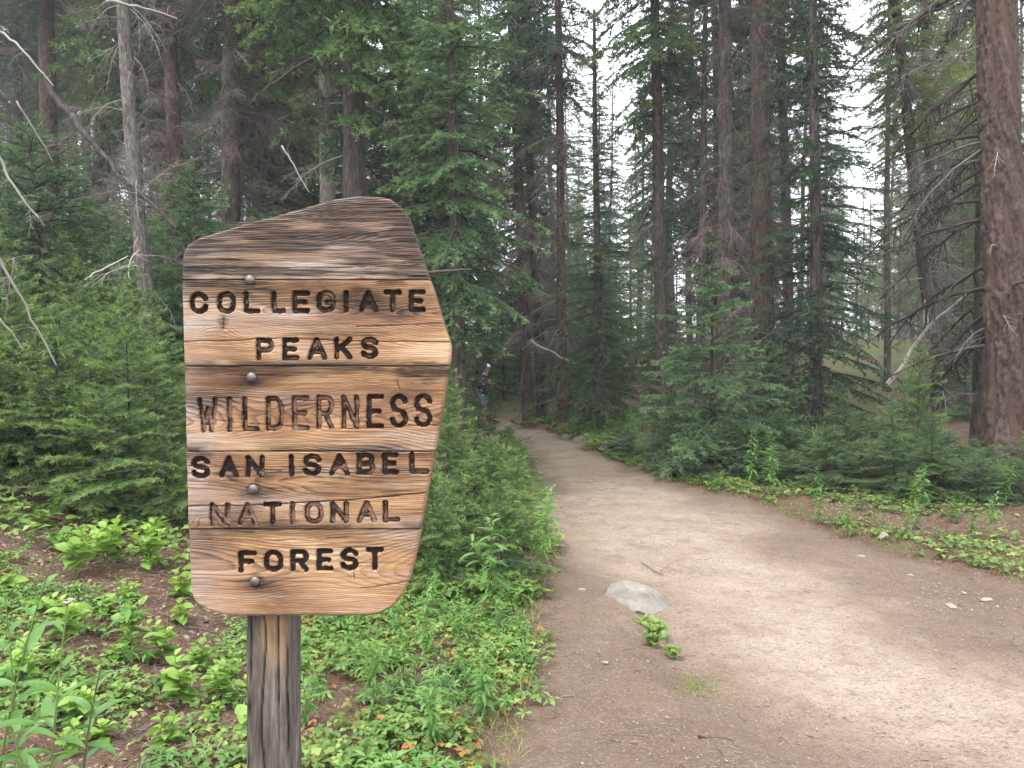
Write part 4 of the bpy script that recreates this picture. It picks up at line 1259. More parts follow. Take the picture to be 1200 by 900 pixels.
# the two young spruces that stand out of the thicket
for px, d, s, lab in ((790, 11.9, .68, 'smaller layered young spruce leaning over the trail stones'), (836, 10.0, 1.18, 'layered bright green young spruce at the bend of the trail')):
    b = on_ground(px, d)
    sapling(b[0], b[1], 9, s, lab, None, rs, .03)
for px, d, s, lab in ((556, 15.0, .66, 'small fir hiding the legs of the hiker, nearer the sign'), (573, 15.8, .66, 'small fir hiding the legs of the hiker, nearer the twin trunks')):
    b = on_ground(px, d); sapling(b[0], b[1], 1, s, lab, None, rs, .03)
for k, (px, d, s) in enumerate(((535, 25, 1.5), (560, 29, 1.7), (590, 26, 1.5), (625, 27.5, 1.7), (648, 24.5, 1.3), (670, 28, 1.7), (700, 25, 1.5), (730, 27, 1.6), (608, 33, 1.9), (680, 34, 1.9), (575, 36, 1.9))):
    b = on_ground(px, d)
    sapling(b[0], b[1], 9, s, '%s spruce of the low screen closing the trail end, counted from the sign' % ORD[k], 'low spruce screen at the trail end', rs, .03)
b = on_ground(1076, 9.2); sapling(b[0], b[1], 1, 1.12, 'upright young fir rising above the low thicket', None, rs, .02)
b = on_ground(905, 10.9); sapling(b[0], b[1], 9, .72, 'young spruce between the layered spruce and the dark spruce', None, rs, .03)
b = on_ground(1130, 13.5); sapling(b[0], b[1], 9, .8, 'young fir in front of the leaning grey trunks', None, rs, .03)

# ------------------------------------------------------------------ leaves, forbs and ground cover
def leaf_template(length, width, n=5, fold=.25, curl=.3, peak=.42, stalk=0.0):
    t = np.linspace(0, 1, n + 1)
    w = np.where(t < peak, np.sin(t / peak * math.pi / 2) ** .8, np.cos((t - peak) / (1 - peak) * math.pi / 2) ** .85) * width / 2
    w[0] = .02 * width; w[-1] = 0.0
    x = t * length * np.cos(curl * t * .8) + stalk; z = -curl * length * t ** 2 * .55 + .02 * length * t
    V = []; 
    for i in range(n + 1):
        V += [(x[i], -w[i], z[i] + fold * w[i]), (x[i], 0, z[i]), (x[i], w[i], z[i] + fold * w[i])]
    Q = []
    for i in range(n):
        a = 3 * i; Q += [(a, a + 3, a + 4, a + 1), (a + 1, a + 4, a + 5, a + 2)]
    return np.array(V, float), np.array(Q)


def frames(rng, n, tilt=(0, .5), yaw=None):
    y = rng.uniform(0, 6.283, n) if yaw is None else yaw
    return rotz(y) @ roty(rng.uniform(tilt[0], tilt[1], n)) @ rotx(rng.normal(0, .3, n))


LEAF_O = leaf_template(1, .62, 4, .3, .5, .42)
LEAF_L = leaf_template(1, .20, 5, .4, .7, .36)
LEAF_R = leaf_template(1, .85, 4, .2, .4, .5)


def forb_mesh(name, seed, kind, h, nst=1, leaves=16, ll=.08, mat=M_FORB, lm=1.0):
    """Leafy plant: stems with leaves up their length (lance: narrow leaves; broad: ovate; low: basal tuft)."""
    rng = np.random.default_rng(seed); B = Buf()
    for st in range(nst):
        a = rng.uniform(0, 6.28); lean = rng.uniform(.05, .35) * h * lm
        base = np.array([rng.normal(0, .006), rng.normal(0, .006), 0])
        t = np.linspace(0, 1, 7)[:, None]; hh = h * rng.uniform(.75, 1.1)
        pts = base + np.concatenate([np.cos(a) * lean * t ** 2, np.sin(a) * lean * t ** 2, hh * t], 1)
        v, q = tube(pts, np.linspace(.0032, .0014, 7), 4); B.add(v, None, q, 1)
        for k in range(leaves):
            u = (.15 if kind == 'lance' else .25) + (.85 if kind == 'lance' else .75) * (k + .5) / leaves
            f = u * 6; i = min(int(f), 5); p = pts[i] + (pts[i + 1] - pts[i]) * (f - i)
            yaw = k * 2.4 + rng.normal(0, .3)
            s = ll * rng.uniform(.75, 1.2) * (1.0 - .55 * max(0, u - .75) / .25) * (.7 + .3 * min(1, u / .4))
            up = (.1 + .9 * u ** 2) * .7
            R = rotz(np.array([yaw])) @ roty(np.array([-up + rng.normal(0, .2)])) @ rotx(rng.normal(0, .25, 1)) * s
            tv, tf = {'lance': LEAF_L, 'broad': LEAF_O, 'low': LEAF_R}[kind]
            v, q = stamp(tv, tf, R, p[None]); B.add(v, None, q, 0, np.full(len(v), np.clip(u * .9 + rng.normal(0, .15) - .25, 0, 1)))
    return B.mesh(name, [mat, M_STEM], True)


LANCE = [forb_mesh('lance_forb', 600 + i, 'lance', h, ns, lv, ll, M_LANCE) for i, (h, ns, lv, ll) in enumerate([(.42, 2, 24, .11), (.55, 3, 26, .12), (.34, 3, 18, .09)])]
BROAD = [forb_mesh('broad_forb', 620 + i, 'broad', h, ns, lv, ll, M_BROAD) for i, (h, ns, lv, ll) in enumerate([(.16, 3, 7, .085), (.24, 4, 8, .095), (.10, 4, 5, .075)])]

LOW_FORB = forb_mesh('low_forb', 640, 'low', .07, 22, 3, .040, M_FORB, 3.5)


def spread(n, sampler, meshes, scale, label, group, name='leafy_plant', cat='plant', mind=.1):
    pts = []; tries = 0
    while len(pts) < n and tries < n * 50:
        tries += 1
        x, y = sampler()
        if any((x - a) ** 2 + (y - b) ** 2 < mind ** 2 for a, b in pts): continue
        if trail_sd(np.array([x]), np.array([y]))[0] > -.05: continue
        pts.append((x, y))
    lab = row_labels(pts, label[0], label[1])
    for i, (x, y) in enumerate(pts):
        me = meshes[rs.integers(len(meshes))]
        s = rs.uniform(*scale)
        o = obj(name, me, None, (x, y, gz(x, y) - .01), (rs.normal(0, .1), rs.normal(0, .1), rs.uniform(0, 6.28)), s)
        tag(o, lab[i], cat, group)


def reg(px0, px1, d0, d1):
    def f():
        y = rs.uniform(d0, d1); return (rs.uniform(px0, px1) - 600) / FPX * y, y
    return f


spread(20, reg(-30, 215, 3.6, 5.6), BROAD, (.8, 1.3), ('broad-leaved bright plant on the litter slope', 'the picture side'), 'broad-leaved plants left of the sign', mind=.2)
spread(24, reg(20, 290, 2.7, 3.9), BROAD, (.5, .95), ('small broad-leaved plant left of the post', 'the picture side'), 'broad-leaved plants near the post', mind=.14)
spread(34, reg(345, 620, 2.8, 4.8), LANCE, (.4, .75), ('narrow-leaved plant in the leafy patch', 'the post'), 'narrow-leaved plants right of the post', mind=.2)
spread(16, reg(500, 650, 4.0, 7.0), LANCE, (.7, 1.1), ('narrow-leaved plant among the bank firs', 'the sign'), 'narrow-leaved plants on the trail bank', mind=.25)
spread(10, reg(790, 960, 8.2, 10.2), LANCE, (.8, 1.2), ('narrow-leaved plant below the layered spruce', 'the far stones'), 'narrow-leaved plants before the layered spruce', mind=.3)
spread(14, reg(950, 1260, 6.3, 7.6), LANCE, (.6, 1.0), ('narrow-leaved plant along the dark thicket', 'the layered spruce'), 'narrow-leaved plants before the thicket', mind=.3)
spread(12, reg(640, 750, 13.5, 16.5), LANCE, (.9, 1.3), ('bright leafy plant behind the far stones', 'the twin trunks'), 'leafy plants by the far stones', mind=.35)
spread(10, reg(618, 680, 16.6, 18.4), LANCE, (.9, 1.3), ('bright leafy plant below the twin trunks', 'the hiker'), 'leafy plants at the twin trunks', mind=.35)

# tall fireweed-like plants in the near corner: every leaf a part
LEAF_ME = []
for i in range(3):
    tv, tf = leaf_template(1, .21 + .03 * i, 8, .35, .55 + .2 * i, .36)
    LEAF_ME.append(new_mesh('lance_leaf', tv, None, tf, [M_LANCE], None, {'tip': np.clip(tv[:, 0] * .5, 0, 1)}, True))
PETAL = new_mesh('petal', leaf_template(1, .9, 4, .3, .3, .55)[0], None, leaf_template(1, .9, 4, .3, .3, .55)[1], [plain('pink_petal', (0.42, 0.16, 0.36), (0.62, 0.34, 0.56))], None, None, True)


def tall_plant(px, d, h, label, n, ll, seed, flowers=0, group=None, sink=0.0):
    rng = np.random.default_rng(seed); b = on_ground(px, d)
    root = thing('fireweed_plant', label, 'plant', (b[0], b[1], b[2] - .01 - sink), group=group)
    a = rng.uniform(0, 6.28); lean = .16 * h; t = np.linspace(0, 1, 10)[:, None]
    pts = np.concatenate([np.cos(a) * lean * t ** 2, np.sin(a) * lean * t ** 2, h * t], 1)
    v, q = tube(pts, np.linspace(.0042, .0016, 10), 6)
    obj('stem', new_mesh('stem', v, None, q, [M_STEM], None, None, True), root)
    for k in range(n):
        u = .12 + .86 * k / n; f = u * 9; i = min(int(f), 8); p = pts[i] + (pts[i + 1] - pts[i]) * (f - i)
        s = ll * rng.uniform(.8, 1.15) * (1 - .65 * max(0, u - .7) / .3)
        obj('leaf', LEAF_ME[rng.integers(3)], root, p, (rng.normal(0, .25), -(.05 + .9 * u ** 2) + rng.normal(0, .15), k * 2.4 + rng.normal(0, .2)), s)
    for k in range(flowers):
        p = pts[-1] + rng.normal(0, .008, 3) + np.array([0, 0, -.012 * k])
        for m in range(4):
            obj('petal', PETAL, root, p, (0, -.5 + rng.normal(0, .2), m * 1.57 + k), .012)
    return root


tall_plant(6, 1.62, .92, 'tallest narrow-leaved plant at the lower corner with pink flowers', 26, .14, 1, 3)
tall_plant(44, 1.9, .80, 'narrow-leaved plant with a pink flower tip beside the tallest corner one', 24, .13, 2, 2)
tall_plant(-30, 1.8, .95, 'narrow-leaved plant cut by the picture side at the lower corner', 26, .14, 3)
tall_plant(82, 2.1, .62, 'narrow-leaved plant in the corner group nearest the post', 22, .12, 4)
tall_plant(14, 2.3, .80, 'narrow-leaved plant at the back of the corner group', 24, .12, 5)
tall_plant(58, 1.7, .62, 'short narrow-leaved plant in front of the corner group', 18, .12, 6)
tall_plant(150, 3.6, .42, 'upright narrow-leaved plant on the litter slope below the sign edge', 18, .12, 7)
tall_plant(600, 5.4, .62, 'tall narrow-leaved plant rising among the low firs at the trail', 24, .15, 8)
tall_plant(636, 5.9, .50, 'narrow-leaved plant leaning out over the trail edge', 22, .14, 9)


def cover(name, label, n, sampler, dens, tmpl, mat, size, tilt, stalk, seed, cat='ground cover', leaflets=3):
    """Low carpet of leaflets as one mass."""
    rng = np.random.default_rng(seed)
    xy = sampler(rng, n)
    keep = rng.random(len(xy)) < dens(xy[:, 0], xy[:, 1])
    xy = xy[keep]
    xy = xy[trail_sd(xy[:, 0], xy[:, 1]) < -.02 + rng.normal(0, .06, len(xy))]
    z = gh(xy[:, 0], xy[:, 1])
    hgt = stalk * rng.uniform(.3, 1.2, len(xy))
    c = np.column_stack([xy, z + hgt])
    B = Buf(); tv, tf = tmpl
    y0 = rng.uniform(0, 6.283, len(c)); s0 = size * rng.uniform(.6, 1.3, len(c))
    tp = np.clip(rng.normal(.2, .45, len(c)), 0, 1)
    for k in range(leaflets):
        yaw = y0 + (k - (leaflets - 1) / 2) * (6.283 / leaflets if leaflets > 3 else 1.35) + rng.normal(0, .25, len(c))
        R = frames(rng, len(c), tilt, yaw) * (s0 * rng.uniform(.8, 1.1, len(c)))[:, None, None]
        v, q = stamp(tv, tf, R, c)
        B.add(v, None, q, 0, np.repeat(tp, len(tv)))
    # stalks
    st_v = []; 
    ang = rng.uniform(0, 6.28, len(c)); wv = np.column_stack([np.cos(ang), np.sin(ang), np.zeros(len(c))]) * .0012
    root_ = c - np.column_stack([rng.normal(0, .015, len(c)), rng.normal(0, .015, len(c)), hgt + .01])
    v = np.stack([root_ - wv, root_ + wv, c], 1).reshape(-1, 3)
    B.add(v, np.arange(len(v)).reshape(-1, 3), None, 1)
    o = obj(name, B.mesh(name, [mat, M_STEM], True)); o['kind'] = 'stuff'
    tag(o, label, cat)
    return o


def fan(px0, px1, d0, d1, p=1.0):
    def f(rng, n):
        y = d0 + (d1 - d0) * rng.random(n) ** p
        return np.column_stack([(rng.uniform(px0, px1, n) - 600) / FPX * y, y])
    return f


def clump(f, lo, hi, s):
    return lambda x, y: sstep(lo, hi, fbm(x * f, y * f, s, 3))


SMALL_O = leaf_template(1, .72, 2, .3, .4, .5)
cover('ground_cover', 'dense low trifoliate leaves between the post and the trail', 6500, fan(335, 660, 2.5, 5.2), clump(2.4, .40, .64, 3), SMALL_O, M_FORB, .032, (-.3, .45), .055, 31)
cover('ground_cover', 'patchy small leaves over litter left of the post', 7000, fan(-60, 330, 2.0, 5.2), clump(2.2, .46, .66, 13), SMALL_O, M_FORB, .03, (-.3, .45), .05, 32)
cover('ground_cover', 'green leaves under the firs on the trail bank', 4500, fan(490, 660, 4.6, 11, 1.3), clump(1.5, .3, .5, 23), SMALL_O, M_FORB, .055, (-.5, .4), .10, 33)

LANCE_T = leaf_template(1, .26, 2, .3, .6, .4)
cover('ground_cover', 'narrow yellowish leaves mixed through the patch right of the post', 2600, fan(335, 650, 2.5, 5.4), clump(3.1, .46, .66, 5), LANCE_T, M_LANCE, .055, (-.7, .3), .05, 37, leaflets=6)
cover('ground_cover', 'narrow leaves mixed through the litter left of the post', 1500, fan(-60, 330, 2.0, 5.2), clump(2.7, .46, .64, 15), LANCE_T, M_LANCE, .055, (-.7, .3), .05, 38, leaflets=6)
cover('ground_cover', 'reddish and yellow aged leaves in the patch right of the post', 500, fan(335, 650, 2.6, 5.0), clump(2.4, .30, .5, 3), SMALL_O, M_AGED, .03, (-.3, .5), .04, 39)


def strip(rng, n):
    y = rng.uniform(4.4, 16.5, n); l, r = trail_edges(y); d0 = np.interp(y, RB[::-1, 1], RB[::-1, 0])
    x0 = r + .02; x1 = np.maximum((d0 - 600) / FPX * y + .5, r + .7); x1 = np.where(y < 7.2, r + 2.6, x1)
    return np.column_stack([x0 + (x1 - x0) * rng.random(n), y])


cover('ground_cover', 'patchy leaves on the verge between the trail and the dark thicket', 6800, strip, clump(1.3, .40, .54, 43), SMALL_O, M_FORB, .05, (-.4, .4), .06, 34)
cover('ground_cover', 'bright leaves around the far trailside stones', 3500, fan(600, 745, 13.2, 19.5), clump(.9, .25, .45, 53), SMALL_O, M_FORB, .07, (-.6, .4), .14, 35)


def hill_fan(rng, n):
    y = rng.uniform(4.8, 16, n); return np.column_stack([(rng.uniform(-100, 480, n) - 600) / FPX * y, y])


cover('ground_cover', 'undergrowth leaves beneath the hillside firs', 5000, hill_fan, clump(.8, .35, .55, 63), SMALL_O, M_FORB, .065, (-.5, .4), .12, 36)


def grass_patch(name, label, pts_fn, n, h, seed, mat=M_GRASS):
    rng = np.random.default_rng(seed); xy = pts_fn(rng, n); z = gh(xy[:, 0], xy[:, 1])
    tv, tf = leaf_template(1, .035, 4, .1, .9, .2)
    R = frames(rng, n, (-1.45, -.75)) * (h * rng.uniform(.5, 1.3, n))[:, None, None]
    v, q = stamp(tv, tf, R, np.column_stack([xy, z - .004]))
    o = obj(name, new_mesh(name, v, None, q, [mat], None, {'tip': np.repeat(np.clip(rng.normal(.3, .3, n), 0, 1), len(tv))}, True))
    o['kind'] = 'stuff'; tag(o, label, 'grass'); return o


def edge_band(rng, n):
    y = rng.uniform(2.4, 5.4, n); l, r = trail_edges(y); return np.column_stack([l - np.abs(rng.normal(0, .16, n)) - .03, y])


def edge_band_r(rng, n):
    y = rng.uniform(4.5, 11, n); l, r = trail_edges(y); return np.column_stack([r + np.abs(rng.normal(0, .3, n)), y])


grass_patch('grass', 'yellowish thin grass along the left edge of the trail', edge_band, 900, .085, 71)
grass_patch('grass', 'thin grass along the far verge of the trail', edge_band_r, 1300, .09, 72)


def tuft(px, d, n, h, label, seed, spread_=.06):
    b = on_ground(px, d)
    rng = np.random.default_rng(seed)
    tv, tf = leaf_template(1, .05, 4, .1, .9, .2)
    R = frames(rng, n, (-1.4, -.5)) * (h * rng.uniform(.5, 1.2, n))[:, None, None]
    off = np.column_stack([np.clip(rng.normal(0, spread_, n), -spread_ * 1.5, spread_ * 1.5), np.clip(rng.normal(0, spread_ * 1.2, n), -spread_ * 1.8, spread_ * 1.8), np.zeros(n)])
    off[:, 2] = gh(b[0] + off[:, 0], b[1] + off[:, 1]) - b[2] - .003
    v, q = stamp(tv, tf, R, off)
    o = obj('grass_tuft', new_mesh('grass_tuft', v, None, q, [M_GRASS], None, {'tip': np.repeat(np.clip(rng.normal(.3, .3, n), 0, 1), len(tv))}, True), None, b)
    tag(o, label, 'grass tuft')


tuft(818, 3.62, 380, .045, 'small grass tuft on the trail below the embedded rock', 81)
tuft(868, 3.0, 40, .03, 'tiny green sprout alone on the trail', 83, .03)
tuft(690, 4.35, 60, .035, 'small sprout with dry bits left of the embedded rock', 84, .04)
for k, (px, d, sc, lab) in enumerate(((757, 4.42, .8, 'low leafy plant tucked against the embedded rock'), (770, 4.28, 1.25, 'largest leafy plant in the patch just below the embedded rock'), (784, 4.2, .5, 'small leafy plant at the outer side of the patch below the rock'),
        (768, 4.10, 1.0, 'leafy plant at the lower side of the patch below the rock'), (790, 3.98, .8, 'small leafy plant between the rock patch and the grass tuft'))):
    b = on_ground(px, d); tag(obj('leafy_plant', (LOW_FORB, LANCE[2])[k == 2], None, b, (0, 0, px), sc * (1 if k != 2 else .35)), lab, 'plant')

# ------------------------------------------------------------------ rocks, sticks and litter
def rock_mesh(name, seed, sx, sy, sz, mat=M_ROCK, sub=4, cuts=14):
    import bmesh
    rng = np.random.default_rng(seed); bm = bmesh.new()
    bmesh.ops.create_icosphere(bm, subdivisions=sub, radius=1.0)
    v = np.array([q.co[:] for q in bm.verts])
    for k in range(cuts):
        n = rng.normal(0, 1, 3); n /= np.linalg.norm(n); d = rng.uniform(.48, .8)
        s = v @ n - d; v = v - np.maximum(s, 0)[:, None] * n * .985
    v = v * (1 + .10 * (fbm(v[:, 0] * 2 + seed, v[:, 1] * 2 + v[:, 2], seed) - .5) + .13 * (fbm(v[:, 0] * 6 + v[:, 2] * 5, v[:, 1] * 6, seed + 1) - .5))[:, None]
    v = v * np.array([sx, sy, sz])
    f = np.array([[q.index for q in p.verts] for p in bm.faces]); bm.free()
    return new_mesh(name, v, f, None, [mat], None, None, False)


def rock(px, py_d, sx, sy, sz, label, seed, rot=0.0, sink=.45, cat='rock', tilt=(0, 0), mat=M_ROCK, sub=4):
    b = on_ground(px, py_d)
    o = obj('rock', rock_mesh('rock', seed, sx, sy, sz, mat, sub), None, (b[0], b[1], b[2] + sz * (1 - 2 * sink)), (tilt[0], tilt[1], rot))
    tag(o, label, cat); return o


rock(739, 4.78, .27, .23, .11, 'large pale flat rock embedded in the trail', 4, -.25, .52, tilt=(.16, .14), sub=5)
rock(683, 5.0, .035, .03, .012, 'small flat white stone left of the large embedded rock', 12, .3, .3, 'stone', mat=M_PEBBLE, sub=3)
rock(632, 4.0, .022, .02, .018, 'small white stone at the grassy left edge of the trail', 13, .3, .3, 'stone', mat=M_PEBBLE, sub=3)
rock(711, 3.72, .016, .014, .01, 'tiny white stone on the brown part of the trail', 14, 1, .3, 'stone', mat=M_PEBBLE, sub=3)
rock(712, 13.3, .25, .2, .17, 'biggest grey boulder beside the far trail', 21, .4, .48)
rock(730, 12.9, .16, .13, .10, 'dark grey stone right of the biggest far boulder', 22, 1.0, .48)
rock(692, 14.1, .10, .09, .08, 'small white stone left of the biggest far boulder', 23, .2, .42, mat=M_PEBBLE)
rock(683, 14.8, .26, .15, .12, 'long pale stone among leaves above the far boulders', 24, .1, .42)
rock(664, 15.4, .15, .12, .11, 'pale stone where the far verge begins', 25, .6, .45)
rock(606, 20.0, .2, .16, .10, 'pale stone at the crest where the trail bends away', 26, .6, .35)
rock(1037, 6.6, .055, .045, .045, 'white stone on the verge in front of the dark thicket', 31, .5, .2, mat=M_PEBBLE)
rock(1012, 6.1, .05, .03, .012, 'flat pale stone chip on the verge near the white stone', 32, .5, .4, 'stone', mat=M_PEBBLE, sub=3)
rock(1119, 4.85, .035, .045, .016, 'pale stone standing in the gravel patch at the trail side', 33, .5, .4, 'stone', mat=M_PEBBLE, sub=3)
rock(1162, 5.0, .05, .03, .014, 'largest flat white stone in the gravel patch at the trail side', 34, .1, .4, 'stone', mat=M_PEBBLE, sub=3)
rock(1134, 5.15, .026, .022, .012, 'small white stone behind the standing pale one in the gravel patch', 35, .9, .2, 'stone', mat=M_PEBBLE, sub=3)
rock(1070, 5.6, .04, .025, .012, 'flat white chip at the green verge above the gravel patch', 36, .4, .4, 'stone', mat=M_PEBBLE, sub=3)


def pebbles():
    rng = np.random.default_rng(5); ms = [rock_mesh('pebble', 50 + i, 1, .8, .5, M_PEBBLE, 1, 5) for i in range(3)]
    B = Buf()
    for i, me in enumerate(ms):
        tv = np.array([q.co[:] for q in me.vertices]); tf = np.array([p.vertices[:] for p in me.polygons])
        n = 1300
        y = 2.2 + 9 * rng.random(n) ** 1.6; l, r = trail_edges(y)
        x = l + .1 + (r - l) * rng.random(n) ** .8
        m = 60
        gx = np.concatenate([x, rng.normal(2.9, .25, m)]); gy = np.concatenate([y, rng.normal(4.9, .3, m)])
        sz = .0022 + .008 * rng.random(len(gx)) ** 4 + np.where(np.arange(len(gx)) >= n, .004, 0)
        R = rotz(rng.uniform(0, 6.28, len(gx))) * sz[:, None, None]
        v, f = stamp(tv, tf, R, np.column_stack([gx, gy, gh(gx, gy) + sz * .3])); B.add(v, f)
    o = obj('gravel', B.mesh('gravel', [M_PEBBLE])); o['kind'] = 'stuff'; tag(o, 'scattered pale pebbles and grit on the trail', 'gravel')


pebbles()


def sticks(name, label, n, pts, l0, l1, r, mat, seed, cat='litter'):
    rng = np.random.default_rng(seed); xy = pts(rng, n); n = len(xy); S = 3
    a = rng.uniform(0, 6.28, n); L = rng.uniform(l0, l1, n) * np.where(rng.random(n) > .15, 1, 2.2); t = np.linspace(-.5, .5, 4)
    px = xy[:, :1] + np.cos(a)[:, None] * L[:, None] * t + rng.normal(0, .05, (n, 4)) * L[:, None]
    py = xy[:, 1:] + np.sin(a)[:, None] * L[:, None] * t + rng.normal(0, .05, (n, 4)) * L[:, None]
    pz = gh(px, py) + r * 1.5 + rng.uniform(0, .02, (n, 1)) * (l1 > .1)
    P = np.stack([px, py, pz], -1)
    rad = (r * rng.uniform(.5, 1.3, n))[:, None] * np.linspace(1, .5, 4)
    u = np.stack([-np.sin(a), np.cos(a), 0 * a], -1); ang = np.arange(S) * 6.2832 / S + .5
    V = P[:, :, None] + rad[:, :, None, None] * (np.cos(ang)[:, None] * u[:, None, None] + np.sin(ang)[:, None] * np.array([0, 0, 1.0]))
    i = np.arange(3)[:, None] * S; j = np.arange(S)[None]; k = (j + 1) % S
    q = np.stack([i + j, i + k, i + S + k, i + S + j], -1).reshape(-1, 4)
    Q = (q[None] + (np.arange(n) * 4 * S)[:, None, None]).reshape(-1, 4)
    o = obj(name, new_mesh(name, V, None, Q, [mat])); o['kind'] = 'stuff'; tag(o, label, cat)


def trail_pts(rng, n):
    y = 2.2 + 8 * rng.random(n) ** 1.5; l, r = trail_edges(y); return np.column_stack([l + (r - l) * rng.random(n), y])


sticks('litter', 'short dry twigs scattered over the trail', 260, trail_pts, .015, .05, .0018, M_TWIG_DARK, 91)
sticks('litter', 'fine brown fallen needles strewn over the trail', 3800, trail_pts, .010, .03, .0011, twig_material('fallen_needles', (.12, .07, .045), (.26, .16, .10)), 98)
sticks('litter', 'pale wood chips scattered over the trail', 900, trail_pts, .010, .035, .0024, M_TWIG_PALE, 92)
sticks('litter', 'dry brown needles and twigs on the slope left of the post', 2600, fan(-60, 340, 2.2, 6.0), .04, .13, .0018, twig_material('brown_litter', (.13, .075, .05), (.26, .17, .12)), 93)
sticks('litter', 'pale dry sticks on the slope left of the post', 320, fan(-60, 340, 2.4, 6.5), .08, .30, .003, M_TWIG, 94)
sticks('litter', 'dry needles and twigs among the leaves right of the post', 1100, fan(340, 650, 2.5, 5.0), .03, .10, .0018, twig_material('brown_litter_mix', (.13, .075, .05), (.26, .17, .12)), 95)
sticks('litter', 'dry twigs on the verge before the dark thicket', 700, strip, .05, .16, .0025, M_TWIG, 96)


def dry_leaves():
    rng = np.random.default_rng(97); n = 1500
    xy = fan(-60, 340, 2.4, 6.0)(rng, n); tv, tf = leaf_template(1, .55, 3, .2, .8, .45)
    R = frames(rng, n, (-.3, .3)) * (.035 * rng.uniform(.5, 1.4, n))[:, None, None]
    v, q = stamp(tv, tf, R, np.column_stack([xy, gh(xy[:, 0], xy[:, 1]) + .008]))
    o = obj('fallen_leaves', new_mesh('fallen_leaves', v, None, q, [twig_material('dry_leaf', (.20, .13, .09), (.40, .30, .23))], None, None, True))
    o['kind'] = 'stuff'; tag(o, 'dry tan fallen leaves on the bare slope left of the sign', 'litter')


dry_leaves()


def stick(name, label, p0, p1, r, mat, seed, side=5, sag=.04, cat='branch', branches=True, bm=None):
    """One fallen or leaning limb between two world points, with its side twigs as parts."""
    rng = np.random.default_rng(seed); p0 = np.array(p0, float); p1 = np.array(p1, float); L = np.linalg.norm(p1 - p0)
    t = np.linspace(0, 1, 14)[:, None]
    pts = p0 + (p1 - p0) * t + np.cumsum(rng.normal(0, .020 * L, (14, 3)), 0) * (1 - t) + np.array([0, 0, -sag * L]) * (t * (1 - t)) * 4
    root = thing(name, label, cat, pts[0])
    v, q = tube(pts - pts[0], r * (1 - .6 * t[:, 0]), 8)
    obj('limb', new_mesh('limb', v, None, q, [mat], None, None, True), root)
    for k in range(side):
        i = rng.integers(2, 13); d = Vector(rng.normal(0, 1, 3)); 
        o = obj('twig', bm[rng.integers(len(bm))], root, pts[i] - pts[0], d.to_track_quat('X', 'Z').to_euler(), rng.uniform(.12, .3) * L)
    return root


stick('leaning_log', 'dark fallen trunk leaning against the grey dead tree', at(50, 98, 9.4), at(208, 268, 8.7), .045, M_BARK_GREY, 1, 8, .02, 'log', bm=DEAD_GREY)
stick('bare_branch', 'bleached bare branch arching down over the hillside firs', at(-20, 265, 4.6), at(66, 428, 4.9), .011, M_TWIG_PALE, 2, 6, -.03, bm=DEAD_PALE)
stick('bare_branch', 'short bleached branch below the arching one at the picture side', at(-10, 362, 4.8), at(26, 408, 5.0), .008, M_TWIG_PALE, 3, 2, -.03, bm=DEAD_PALE)
stick('bare_branch', 'thin grey branch curving down toward the leaning dark log', at(-10, 30, 6.5), at(62, 100, 6.6), .012, M_TWIG_PALE, 4, 4, -.06, bm=DEAD_PALE)
stick('bare_branch', 'forked bleached branch on the hillside at the picture side', at(-15, 160, 5.6), at(45, 255, 5.6), .012, M_TWIG_PALE, 5, 7, .02, bm=DEAD_PALE)
stick('bare_branch', 'pale bent branch reaching across the top above the grey dead trunk', at(120, -4, 8.2), at(208, 22, 8.6), .018, M_TWIG_PALE, 6, 5, -.04, bm=DEAD_PALE)
for k, (a, b2, d, w, lab) in enumerate((((20, 300), (5, 380), 5.2, .006, 'thin bleached twig hanging just below the forked branch'), ((100, 330), (150, 300), 7.5, .010, 'bleached snag poking from the hillside firs below the grey dead tree'),
        ((20, 120), (62, 190), 7.0, .009, 'short pale snag above the forked branch'), ((330, 170), (362, 225), 9.0, .012, 'pale leaning stick just above the sign slope'))):
    stick('bare_branch', lab, at(a[0], a[1], d), at(b2[0], b2[1], d + .2), w, M_TWIG_PALE, 40 + k, 5, -.03, bm=DEAD_PALE)
stick('fallen_pole', 'thin pale fallen pole slanting down behind the far verge', at(622, 398, 17.5), at(702, 434, 17), .035, M_TWIG_PALE, 7, 3, .01, 'log', bm=DEAD_GREY)
stick('fallen_pole', 'short pale log lying behind the twin trunks', on_ground(640, 20.2) + np.array([0, 0, .12]), on_ground(668, 19.2) + np.array([0, 0, .05]), .06, M_TWIG_PALE, 8, 0, .0, 'log', bm=DEAD_GREY)
stick('fallen_pole', 'bleached dead pole leaning up between the thicket and the big red trunk', at(1042, 446, 10.6), at(1132, 345, 11.0), .035, M_TWIG_PALE, 9, 6, -.03, 'log', bm=DEAD_PALE)
stick('broken_branch', 'straight broken stub poking out from behind the sign edge', at(468, 314, 5.2), at(552, 316, 5.4), .016, M_TWIG_DARK, 10, 0, .0, bm=DEAD_GREY)
stick('twig_litter', 'forked grey twig lying on the trail above the embedded rock', np.append(at(752, 658, 5.75)[:2], gz(at(752, 658, 5.75)[0], 5.75) + .012), np.append(at(778, 674, 5.45)[:2], gz(at(778, 674, 5.45)[0], 5.45) + .012), .008, M_TWIG, 11, 3, .0, 'twig', bm=DEAD_GREY)
stick('twig_litter', 'curved dark root lying at the bottom edge of the trail', np.append(on_ground(822, 2.98)[:2], gz(*on_ground(822, 2.98)[:2]) + .008), np.append(on_ground(880, 3.0)[:2], gz(*on_ground(880, 3.0)[:2]) + .008), .005, M_TWIG_DARK, 12, 0, -.02, 'twig', bm=DEAD_GREY)

